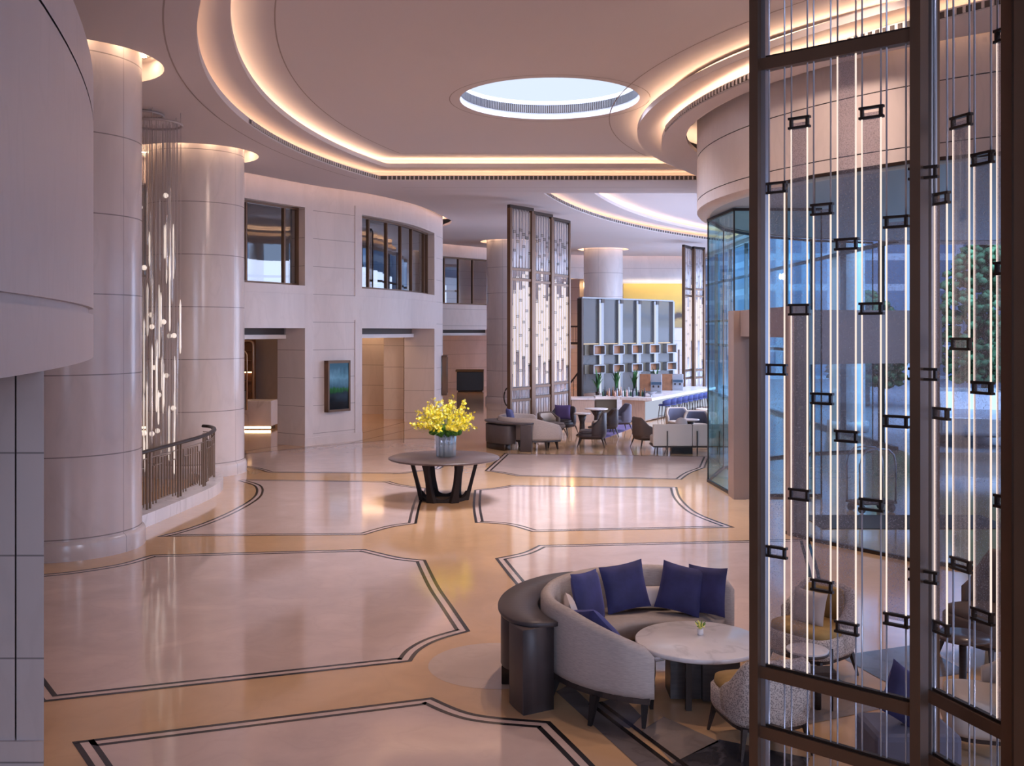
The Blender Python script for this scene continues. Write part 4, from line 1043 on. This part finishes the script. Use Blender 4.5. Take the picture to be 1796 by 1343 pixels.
for i in range(9):
    a = 2 * PI * i / 9; iv.tube([(.10 * math.cos(a), .10 * math.sin(a), .01), (.11 * math.cos(a), .11 * math.sin(a), .42)], .03, M_vase, 10)
iv.build('inner_tubes', M_vase, t)
ms = MB()
for i in range(170):
    a = random.uniform(0, 2 * PI); r = .27 * math.sqrt(random.uniform(.1, 1)); ms.ball((r * math.cos(a), r * math.sin(a), .45 + random.uniform(-.05, .07)), .045, .045, .04, None, 6, 4, .2)
stuff(ms.build('moss', M_moss, t))
bl = MB(); stm = MB()
for i in range(120):
    a = random.uniform(0, 2 * PI); el = math.asin(random.uniform(.12, 1)); L = random.uniform(.36, .54) * (1 + .35 * math.sin(el))
    d = Vector((math.cos(a) * math.cos(el), math.sin(a) * math.cos(el), math.sin(el))); p0 = Vector((d.x * .08, d.y * .08, .46)); pts = []
    for k in range(7):
        u = k / 6; pts.append(p0 + d * (L * u) + Vector((0, 0, -.10 * u * u * math.cos(el))))
    stm.tube(pts, .0022, None, 4)
    for k in range(13):
        u = .45 + .55 * k / 12 + random.uniform(-.04, .04); q = p0 + d * (L * u) + Vector((0, 0, -.10 * u * u * math.cos(el))) + Vector([random.uniform(-.03, .03) for _ in range(3)])
        if q.z < .49: continue
        m = M_petal if random.random() < .65 else M_petal2; sz = random.uniform(.018, .029); nv = Vector([random.uniform(-1, 1) for _ in range(3)]).normalized(); e1 = nv.orthogonal().normalized(); e2 = nv.cross(e1)
        for j in range(5):
            b = 2 * PI * j / 5 + random.uniform(-.2, .2); r1 = e1 * math.cos(b) + e2 * math.sin(b); sd = e1 * -math.sin(b) + e2 * math.cos(b)
            bl.add([q, q + r1 * sz * .7 + sd * sz * .42, q + r1 * sz * 1.35 + nv * sz * .3, q + r1 * sz * .7 - sd * sz * .42], [(0, 1, 2, 3)], m)
stuff(bl.build('blossoms', None, t)); stuff(stm.build('stems', M_stem, t))

# ------------------------------------------------------------------ far lounge
FS = (AX(941, 26.0), 26.0)
make_sofa('greige curved sofa with its back turned, in front of the tall lit screen', (*FS, 0), R(50))
make_console('dark curved console table behind the far curved sofa', (*FS, 0), R(54))
cushion('throw_cushion', 'blue cushion on the left of the far curved sofa', polar(FS, .70, 165, .74), (R(-16), R(8), R(165 - 90)), .5, .46, .14)
bp_ = [('dark leather armchair facing the far curved sofa, nearest the hall', (AX(1038, 25.9), 25.9), 82, M_leather, M_bluegrey, .9, .86), ('dark armchair holding a purple cushion behind the far curved sofa', (AX(984, 29.0), 29.0), 150, M_leather, M_leather, .8, .8),
       ('blue grey armchair beside the purple rug near the bar front', (AX(1084, 29.9), 29.9), 100, M_bluegrey, M_bluegrey, .82, .72), ('dark armchair with beige seat by the pedestal tables', (AX(1060, 28.5), 28.5), 95, M_leather, M_brownf, .78, .7),
       ('pale bowl-backed armchair left of the pedestal tables', (AX(967, 28.1), 28.1), 215, M_brownf, M_cream, .70, .66), ('brown armchair at the left end of the white far sofa', (AX(1137, 25.6), 25.6), -75, M_brownf, M_brownf, .8, .72),
       ('grey bowl-backed armchair beyond the white far sofa, left one', (AX(1192, 28.5), 28.5), 190, M_cream, M_bluegrey, .8, .74), ('grey bowl-backed armchair beyond the white far sofa, right one', (AX(1222, 27.6), 27.6), 170, M_cream, M_bluegrey, .78, .74)]
for lb, (x, y), ang, shl, inn, hb, w_ in bp_:
    tub_chair('lounge_armchair', lb, (x, y, 0), R(ang), w_, .72, hb, .40, .24, shl, inn, M_cream if 'beige' in lb else shl, M_wood, .56, .07)
cushion('throw_cushion', 'purple cushion in the dark armchair behind the far curved sofa', (AX(987, 28.7), 28.72, .66), (R(-10), 0, R(175)), .46, .44, .14, mat('purple_velvet', (.10, .07, .22), .8))
for lb, px_, Y, r in (('dark pedestal table with pale top, left of the pair by the far sofa', 1021, 28.6, .24), ('dark pedestal table with pale top, right of the pair by the far sofa', 1046, 31.0, .36), ('low round table with white top beyond the white far sofa', 1208, 26.6, .28), ('small dark table with pale top near the bar stools', 1232, 30.2, .2)):
    t = thing('pedestal_table', lb, 'table', (AX(px_, Y), Y, 0)); h = ZT(724, 28.6) if r < .3 else ZT(716, 31.0)
    MB().lathe([(r * .9, h - .04), (r, h - .03), (r, h - .005), (r - .01, h), (0, h)], None, 32).build('top', M_marble, t)
    MB().lathe([(r * .75, 0), (r * .7, .03), (.08, .08), (.07, h * .6), (r * .55, h - .05)], None, 24).build('base', M_wood, t)
rg = MB(); q = [FL(1058, 770), FL(1118, 747), FL(1085, 742), FL(1036, 756)]; rg.prism(q, .001, .006)
tag(rg.build('rug', mat('purple_rug', (.13, .10, .24), .95, var=.3, vscale=5)), 'purple rug on the floor in front of the bar', 'rug')
wx0, wx1, wy = AX(1146, 24.1), AX(1146, 24.1) + 1.9, 24.1
t = thing('straight_sofa', 'white straight sofa with its back turned beside the vestibule glass', 'sofa', (wx0, wy, 0)); Lw = wx1 - wx0
b = MB(); b.box(0, Lw / 2 - .004, .03, .16, .21, .735); b.box(Lw / 2 + .004, Lw, .03, .16, .21, .735); b.build('backrest', M_cream, t, .02)
MB().box(.02, Lw - .02, .14, .80, .22, .42).build('seat', M_cream, t, .04); MB().box(0.01, Lw - .01, .05, .8, .175, .215).build('base_frame', M_wood, t)
for x in (.34, .34 + .72, Lw - .3): MB().box(x - .013, x + .013, 0, .03, 0, .58).build('leg', M_wood, t)
for x in (.2, Lw - .2): MB().box(x - .015, x + .015, .72, .75, 0, .18).build('leg', M_wood, t)
MB().box(.5, 1.0, .3, .6, 0, .175).build('plinth', M_wood, t)
o = MB().ball((0, 0, 0), .15, .07, .14, None, 20, 12).build('round_cushion', M_lumbar); o.location = (AX(1194, 24.5), 24.42, .74); o.rotation_euler = (R(-12), 0, 0); tag(o, 'round cream cushion on the white far sofa', 'cushion')

# ------------------------------------------------------------------ bar
ba_, bb_ = Vector(FL(1131, 740)), Vector((7.75, 39.3)); bd = (bb_ - ba_).normalized(); bn = Vector((-bd.y, bd.x))
t = thing('bar_counter', 'long bar counter with white marble top and glowing front', 'bar', (0, 0, 0))
pl = [ba_, bb_, bb_ + bn * .8, ba_ + bn * .8]
MB().prism([(p.x, p.y) for p in pl], .03, .71).build('body', M_barwood, t)
pf = offset([(ba_.x, ba_.y), (bb_.x, bb_.y)], -.012); f = MB(); f.band(pf, .06, .66, None, False, False); f.build('lit_front', M_barglow, t)
tp = [ba_ - bn * .28 - bd * .1, bb_ - bn * .28, bb_ + bn * .85, ba_ + bn * .85 - bd * .1]; MB().prism([(p.x, p.y) for p in tp], .71, .80).build('top', M_marble, t, .01)
t = thing('service_counter', 'low pale wood counter at the left end of the bar', 'counter', (0, 0, 0))
y0 = 32.7; MB().box(AX(1003, y0), AX(1042, y0), y0, y0 + .7, 0, .74).build('body', M_barwood, t); MB().box(AX(1001, y0), AX(1044, y0), y0 - .03, y0 + .75, .74, .80).build('top', M_marble, t)
t = thing('bar_cabinet', 'dark olive cabinet with white top set back between the two counters', 'cabinet', (0, 0, 0))
y1 = 33.5; MB().box(AX(1046, y1), AX(1082, y1), y1, y1 + .7, 0, .70).build('body', M_olive, t); MB().box(AX(1044, y1), AX(1083, y1), y1 - .05, y1 + .75, .70, .80).build('top', M_white, t)
# back-bar shelving frame
K0, K1 = Vector((AX(1018, 33.6), 33.6 + 1.0)), Vector((AX(1178, 37.6), 37.6 + 1.0)); K0.x = AX(1018, K0.y); K1.x = AX(1178, K1.y)
kd = (K1 - K0); KL = kd.length; ka = math.atan2(kd.y, kd.x)
t = thing('back_bar_shelving', 'tall steel and glass shelving with wooden boxes behind the bar', 'shelving', (K0.x, K0.y, 0), ka)
zt_ = ZT(523, K0.y)
nb = 5; bwid = KL / nb
for i in range(nb + 1):
    x = i * bwid
    if 0 < i < nb:
        MB().box(x - .16, x + .10, -.08, .10, .8, zt_ - .02).build('divider', M_shelf, t)
        MB().box(x - .155, x - .06, -.095, -.08, .8, zt_ - .15).build('lit_strip', emis('divider_glow', (.82, .88, 1), .8), t)
        MB().box(x - .04, x + .12, -.11, .12, zt_ - .14, zt_).build('divider_cap', M_bronzed, t)
    else: MB().box(x - .05, x + .05, -.1, .1, .0 if i == 0 else .8, zt_).build('post', M_bronzed if i == 0 else M_shelf, t)
MB().box(0, KL, -.09, .09, zt_, zt_ + .05).build('top_rail', M_shelf, t)
ua, ub, la, lb_ = ZT(623, K0.y), ZT(605, K0.y), ZT(656, K0.y), ZT(640, K0.y)
for i in range(nb):
    x = i * bwid
    MB().box(x + .10, x + bwid - .16, 0, .02, .82, zt_).build('glass_panel', M_barglass, t)
    for z0, z1 in ((ua, ub), (la, lb_)):
        xa, xb = x + bwid * .32, x + bwid * .32 + .68; fr_ = MB()
        for q in ((xa, xa + .055, z0, z1), (xb - .055, xb, z0, z1), (xa, xb, z0, z0 + .035), (xa, xb, z1 - .035, z1)): fr_.box(q[0], q[1], -.30, -.10, q[2], q[3])
        fo = fr_.build('shelf_box', M_shelf, t); MB().box(xa + .055, xb - .055, -.13, -.10, z0 + .035, z1 - .035).build('wood_back', M_boxwood, fo)
        MB().box(x + .08, x + bwid * .32, -.12, -.06, z0, z1).build('side_panel', M_olive, t)
    MB().box(x + .10, x + bwid - .16, -.05, .0, ub + .02, ub + .05).build('shelf_light', emis('shelf_glow', (1, .8, .6), .9), t)
# bar stools
def make_stool(label, loc, rz, group):
    t = thing('bar_stool', label, 'stool', loc, rz, group)
    rings = []
    for i in range(13):
        a = PI + PI * i / 12; f = abs(i - 6) / 6; zt = .74 - .08 * f ** 2
        rings.append([(r * math.cos(a), r * .95 * math.sin(a), z) for r, z in ((.20, .52), (.215, zt - .02), (.20, zt), (.175, zt - .02), (.165, .52))])
    MB().sweep(rings).build('backrest', M_bluestool, t); MB().lathe([(.10, .49), (.195, .495), (.20, .53), (.17, .555), (0, .56)], None, 20).build('seat', M_bluestool, t)
    for x in (-1, 1):
        for y in (-1, 1): MB().tube([(x * .19, y * .17, 0), (x * .13, y * .12, .50)], .012, None, 4, r2=.018).build('leg', M_wood, t)
    MB().tube([(.17, .15, .17), (-.17, .15, .17), (-.17, -.15, .17), (.17, -.15, .17)], .008, None, 4, True).build('footrest', M_wood, t)
    return t
ords = ['first', 'second', 'third', 'fourth', 'fifth', 'sixth', 'seventh', 'eighth']
s0 = None
for i in range(8):
    p = ba_ - bn * .42 + bd * (.75 + .62 * i); lb = 'blue bar stool at the bar, %s from the left end' % ords[i]
    rz = math.atan2(bn.y, bn.x) - PI / 2
    if s0 is None: s0 = make_stool(lb, (p.x, p.y, 0), rz, 'blue bar stools along the bar')
    else: dup(s0, (p.x, p.y, 0), rz, lb)
# things on the bar
def on_bar(u, v=.5): p = ba_ + bd * u + bn * v; return p.x, p.y
for lb, px_ in (('coffee machine on the bar, left of the two', 1142), ('coffee machine on the bar, right of the two', 1180)):
    Y = 35.4 if px_ < 1160 else 37.0
    t = thing('coffee_machine', lb, 'coffee machine', (AX(px_, Y), Y, .80), R(-8))
    MB().box(-.40, -.02, -.2, .25, 0, ZT(656, Y) - .8).build('side_casing', M_boxwood, t, .01); b = MB(); b.box(-.02, .38, -.1, .25, 0, ZT(656, Y) - .8); b.box(-.02, .38, -.28, .0, .28, .42); b.box(-.02, .38, -.28, 0, 0, .05); b.build('body', M_steel, t, .01)
    for x in (.08, .26): MB().tube([(x, -.22, .28), (x, -.22, .2)], .03, None, 8).build('group_head', M_bronzed, t)
    MB().box(0, .36, -.285, -.28, .30, .40).build('control_panel', mat('machine_panel', (.04, .07, .11), .2), t)
M_frond = mat('frond_green', (.05, .16, .05), .6)
for n, (px_, Y) in enumerate(((1048, 34.2), (1081, 34.9), (1112, 35.6), (1151, 36.4))):
    t = thing('potted_palm', 'green palm against the bar shelving, %s from the left' % ords[n], 'plant', (AX(px_, Y), Y, .80)); random.seed(40 + n)
    MB().lathe([(.06, 0), (.08, .12), (.07, .12), (0, .11)], None, 14).build('pot', M_bronzed, t); fr_ = MB()
    for i in range(13):
        a = random.uniform(0, 2 * PI); L = random.uniform(.5, .95); sp_ = random.uniform(.05, .28); pts = [Vector((sp_ * u * u * math.cos(a), sp_ * u * u * math.sin(a), .1 + L * (u - .12 * u * u))) for u in (0, .25, .5, .75, 1)]
        d = Vector((-math.sin(a), math.cos(a), 0)); v = []
        for p, w_ in zip(pts, (.008, .03, .042, .03, .004)): v += [p - d * w_, p + d * w_]
        fr_.add(v, [(2 * k, 2 * k + 1, 2 * k + 3, 2 * k + 2) for k in range(4)])
    fr_.build('fronds', M_frond, t)
random.seed(11)
M_bgl = [mat('bottle_green', (.03, .08, .05), .12), mat('bottle_amber', (.22, .09, .03), .15), mat('bottle_clear', (.42, .46, .52), .1), mat('bottle_dark', (.03, .03, .05), .12), mat('bottle_pink', (.55, .32, .26), .2)]
btl = {}
pos = []
for i in range(22):
    px_ = 1058 + i * 3.45; Y = 33.2 + .9 * random.random() if px_ < 1094 else 33.3 + .6 * random.random(); pos.append((px_, Y))
for i, (px_, Y) in enumerate(pos):
    m = M_bgl[(i * 3 + i // 4) % 5]; h = (.24, .30, .20, .27)[i % 4]; key = (m.name, i % 4)
    lb = '%s bottle on the bar, %s from the left' % (('green', 'amber', 'clear glass', 'black', 'pink')[(i * 3 + i // 4) % 5], ['first', 'second', 'third', 'fourth', 'fifth', 'sixth', 'seventh', 'eighth', 'ninth', 'tenth', 'eleventh', 'twelfth', 'thirteenth', 'fourteenth', 'fifteenth', 'sixteenth', 'seventeenth', 'eighteenth', 'nineteenth', 'twentieth', 'twenty-first', 'twenty-second'][i])
    if key not in btl: o = btl[key] = MB().lathe([(.033, 0), (.036, .02), (.036, h * .55), (.014, h * .75), (.013, h), (0, h)], None, 12).build('bottle', m)
    else: o = btl[key].copy(); COL.objects.link(o)
    o.location = (AX(px_, Y), Y, .80); tag(o, lb, 'bottle', 'bottles and glassware on the bar')
o = MB().lathe([(.05, 0), (.02, .01), (.02, .05), (.20, .16), (.205, .17), (0, .12)], None, 28).build('serving_bowl', M_steel); o.location = (AX(1142, 33.4), 33.4, .80); tag(o, 'wide steel bowl on the bar corner', 'bowl')

# ------------------------------------------------------------------ reception desk, concierge desk, displays, art, stair rail
ry = 30.3
t = thing('reception_desk', 'pale marble reception desk with a glowing base behind the left opening', 'desk', (0, 0, 0))
MB().box(-11.5, AX(476, ry), ry, ry + .8, .10, .87).build('body', M_marble, t, .02); MB().box(-11.45, AX(476, ry) - .05, ry + .06, ry + .7, 0, .10).build('plinth', M_bronzed, t)
MB().box(-11.4, AX(476, ry) - .03, ry + .035, ry + .055, .03, .09).build('glow_strip', emis('desk_glow', (1, .72, .42), 9), t)
t = thing('display_cabinet', 'arched wooden display cabinet behind the marble reception desk', 'cabinet', (0, 0, 0))
c = MB(); cy = 34.2; x0, x1 = -11.2, AX(444, cy)
pts = [(x1 - .14 + .14 * math.cos(R(a)), 2.52 + .14 * math.sin(R(a))) for a in (0, 30, 60, 90)]
c.box(x0, x1, cy + .3, cy + .35, 0, 2.7); c.build('back_panel', M_boxwood, t)
MB().tube([(x1, cy, 0)] + [(p[0], cy, p[1]) for p in pts] + [(x0, cy, 2.66)], .05, None, 6).build('frame', mat('champagne_metal', (.55, .42, .32), .35, .6), t)
for z in (.9, 1.25, 1.6, 1.95, 2.3): MB().box(x0, x1 - .03, cy, cy + .3, z, z + .03).build('shelf', M_boxwood, t)
MB().box(x0, x1 - .05, cy + .27, cy + .29, 1.55, 1.59).build('shelf_light', emis('cab_glow', (1, .6, .3), 5), t)
t = thing('partition_frame', 'tall arched metal frame standing on the reception desk', 'frame', (AX(426, 30.0), 30.0, 0))
MB().tube([(.12, 0, .62), (.12, 0, 2.28), (.08, 0, 2.36), (0, 0, 2.40), (-.6, 0, 2.40)], .022, None, 6).build('frame', MATS['champagne_metal'], t); MB().box(-.6, .1, -.01, .01, .62, 1.2).build('panel', M_steel, t)
for z in (1.2, 1.5, 1.8): MB().box(-.6, .11, -.06, .06, z, z + .025).build('shelf', M_bronzed, t)
t = thing('concierge_desk', 'black desk standing far back behind the third opening', 'desk', (0, 0, 0))
dy = 49.2; MB().box(AX(801, dy), AX(848, dy), dy, dy + .7, .05, .98).build('body', mat('black_lacquer', (.008, .009, .014), .3), t, .02); MB().box(AX(799, dy), AX(848, dy), dy - .05, dy + .75, .98, 1.08).build('top', M_brownf, t); MB().box(AX(803, dy), AX(846, dy), dy + .06, dy + .6, 0, .05).build('plinth', M_bronzed, t)
# wall display
M_scr = bpy.data.materials.new('display_screen'); M_scr.use_nodes = True; nt = M_scr.node_tree; b_ = nt.nodes['Principled BSDF']; b_.inputs['Base Color'].default_value = (.006, .008, .012, 1); b_.inputs['Roughness'].default_value = .08
t_ = nt.nodes.new('ShaderNodeTexCoord'); s_ = nt.nodes.new('ShaderNodeSeparateXYZ'); r_ = nt.nodes.new('ShaderNodeValToRGB'); nz = nt.nodes.new('ShaderNodeTexNoise'); nz.inputs['Scale'].default_value = 7; ad = nt.nodes.new('ShaderNodeMath'); ad.operation = 'MULTIPLY_ADD'; ad.inputs[1].default_value = .22
nt.links.new(t_.outputs['Generated'], s_.inputs[0]); nt.links.new(t_.outputs['Generated'], nz.inputs['Vector']); nt.links.new(nz.outputs['Fac'], ad.inputs[0]); nt.links.new(s_.outputs['Z'], ad.inputs[2]); nt.links.new(ad.outputs[0], r_.inputs[0])
e = r_.color_ramp.elements; e[0].position = .30; e[0].color = (.003, .004, .006, 1); e[1].position = 1; e[1].color = (.02, .06, .10, 1)
for p_, c_ in ((.46, (.006, .01, .016)), (.50, (.006, .035, .008)), (.55, (.012, .07, .014)), (.60, (.03, .07, .12)), (.78, (.08, .17, .27))): q = e.new(p_); q.color = (*c_, 1)  # blue and green bands imitate outdoor reflections, put into the emission
nt.links.new(r_.outputs[0], b_.inputs['Emission Color']); b_.inputs['Emission Strength'].default_value = 1.0
def display(label, s, w_, z0, z1, path):
    x, y = path.at(s, -.001); x2, y2 = path.at(s + .05, -.001); x3, y3 = path.at(s - .05, -.001); ang = math.atan2(y2 - y3, x2 - x3)
    t = thing('wall_display', label, 'display', (x, y, (z0 + z1) / 2), ang); h = (z1 - z0) / 2; f = MB()
    for q in ((-w_ / 2, w_ / 2, h - .07, h), (-w_ / 2, w_ / 2, -h, -h + .06), (-w_ / 2, -w_ / 2 + .05, -h, h), (w_ / 2 - .05, w_ / 2, -h, h)): f.box(q[0], q[1], -.16, -.0, q[2], q[3])
    f.build('frame', M_bronze, t); MB().box(-w_ / 2 + .05, w_ / 2 - .05, -.13, -.02, -h + .06, h - .07).build('screen', M_scr, t)
sa = (LW.find(567) + LW.find(609)) / 2; y_ = LW.at(sa)[1]
display('framed digital display on the pier between the two left openings', sa, .78, ZT(721, y_), ZT(632, y_), LW)
sb = LW.find(769); sb = sb + .75; y_ = LW.at(sb)[1]
display('framed display seen edge-on at the far end of the curved wall', sb, .7, ZT(692, y_), ZT(623, y_), LW)
# gold artwork
M_gold = bpy.data.materials.new('gold_painting'); M_gold.use_nodes = True; nt = M_gold.node_tree; b_ = nt.nodes['Principled BSDF']; b_.inputs['Roughness'].default_value = .45
t_ = nt.nodes.new('ShaderNodeTexCoord'); mp_ = nt.nodes.new('ShaderNodeMapping'); nz = nt.nodes.new('ShaderNodeTexNoise'); s_ = nt.nodes.new('ShaderNodeSeparateXYZ'); r_ = nt.nodes.new('ShaderNodeValToRGB')
mp_.inputs['Scale'].default_value = (2, 1, 3); nz.inputs['Scale'].default_value = 2.2; nz.inputs['Detail'].default_value = 5
nt.links.new(t_.outputs['Generated'], mp_.inputs[0]); nt.links.new(mp_.outputs[0], nz.inputs['Vector']); nt.links.new(t_.outputs['Generated'], s_.inputs[0])
ad = nt.nodes.new('ShaderNodeMath'); ad.operation = 'MULTIPLY_ADD'; ad.inputs[1].default_value = .35; nt.links.new(nz.outputs['Fac'], ad.inputs[0]); nt.links.new(s_.outputs['Z'], ad.inputs[2]); nt.links.new(ad.outputs[0], r_.inputs[0])
e = r_.color_ramp.elements; e[0].position = .15; e[0].color = (.34, .24, .11, 1); e[1].position = 1; e[1].color = (.55, .36, .07, 1)
for p_, c_ in ((.30, (.40, .27, .10)), (.38, (.06, .03, .025)), (.44, (.05, .03, .03)), (.52, (.46, .31, .10)), (.75, (.62, .41, .08))): q = e.new(p_); q.color = (*c_, 1)
nt.links.new(r_.outputs[0], b_.inputs['Base Color'])
g0, g1 = BW.find(1093), BW.find(1200); pa = MB(); o_l = BW.seg(g0, g1, -.06); i_l = BW.seg(g0, g1, -.01); pa.band(o_l, 3.17, 5.38); pa.strip(o_l, i_l, 5.38, 5.38); pa.strip(o_l, i_l, 3.17, 3.17); pa.band(i_l, 3.17, 5.38)
for e_ in (0, -1): pa.add([(*o_l[e_], 3.17), (*i_l[e_], 3.17), (*i_l[e_], 5.38), (*o_l[e_], 5.38)], [(0, 1, 2, 3)])
tag(pa.build('wall_artwork', M_gold), 'long gold wall painting with a dark band above the bar', 'painting')
area('picture_light', (7.2, 49.75, 5.55), (7.2, 50.15, 4.2), 3.2, .12, 26, (1, .82, .55))
# stair balustrade seen between the screen and the bar
t = thing('stair_railing', 'dark stair railing between the tall screen and the bar shelving', 'railing', (0, 0, 0))
ry = 40.0; X0, X1 = AX(985, ry), AX(1040, ry)
MB().tube([(X0, ry, .5), (AX(1000, ry), ry, ZT(672, ry)), (AX(1018, ry), ry, ZT(648, ry)), (X1, ry, ZT(620, ry))], .035, None, 8).build('handrail', M_bronzed, t)
for i in range(9):
    u = i / 8; x = X0 + (X1 - X0) * u; z = .45 + 1.6 * u
    MB().tube([(x, ry, max(0, z - .85)), (x, ry, z)], .014, None, 5).build('baluster', M_bronzed, t)
ry2 = 50.4
t = thing('balcony_railing', 'upper railing glimpsed in the warm stair hall beside the bar shelves', 'railing', (0, 0, 0))
X0, X1 = AX(975, ry2), AX(1030, ry2)
MB().box(X0, X1, ry2, ry2 + .06, ZT(574, ry2), ZT(571, ry2)).build('handrail', M_bronzed, t); MB().box(X0, X1, ry2, ry2 + .06, ZT(604, ry2), ZT(600, ry2)).build('bottom_rail', M_bronzed, t)
for i in range(12):
    x = X0 + (X1 - X0) * i / 11; MB().box(x - .012, x + .012, ry2, ry2 + .03, ZT(603, ry2), ZT(573, ry2)).build('baluster', M_bronzed, t)
struct(MB().box(X0 - .2, X1 + .2, ry2 + .02, ry2 + 2.5, 2.1, ZT(605, ry2), M_wallplain).build('trim_40'))
o = MB().tube([(AX(893 - 9 * math.sin(R(a)), 30.8), 30.8, ZT(696 + 17 * math.cos(R(a)), 30.8)) for a in range(0, 181, 12)] , .022, None, 8).build('handrail_loop', M_bronzed)
tag(o, 'dark curved stair handrail end showing left of the tall screen', 'handrail')
# louvred shelves glowing behind the first upper window
t = thing('louvre_rack', 'warm lit slatted rack behind the left upper window', 'rack', (0, 0, 0))
lx = LW.seg(LW.find(405), LW.find(462), 1.9, 1.0)
for i in range(14):
    z = 4.1 + i * .14; f = MB(); f.band(lx, z, z + .05); f.build('slat', M_boxwood, t)
f = MB(); f.band(LW.seg(LW.find(412), LW.find(438), 2.05, 1.0), 4.75, 5.45); f.build('backlight', emis('rack_glow', (1, .55, .22), 2.2), t)
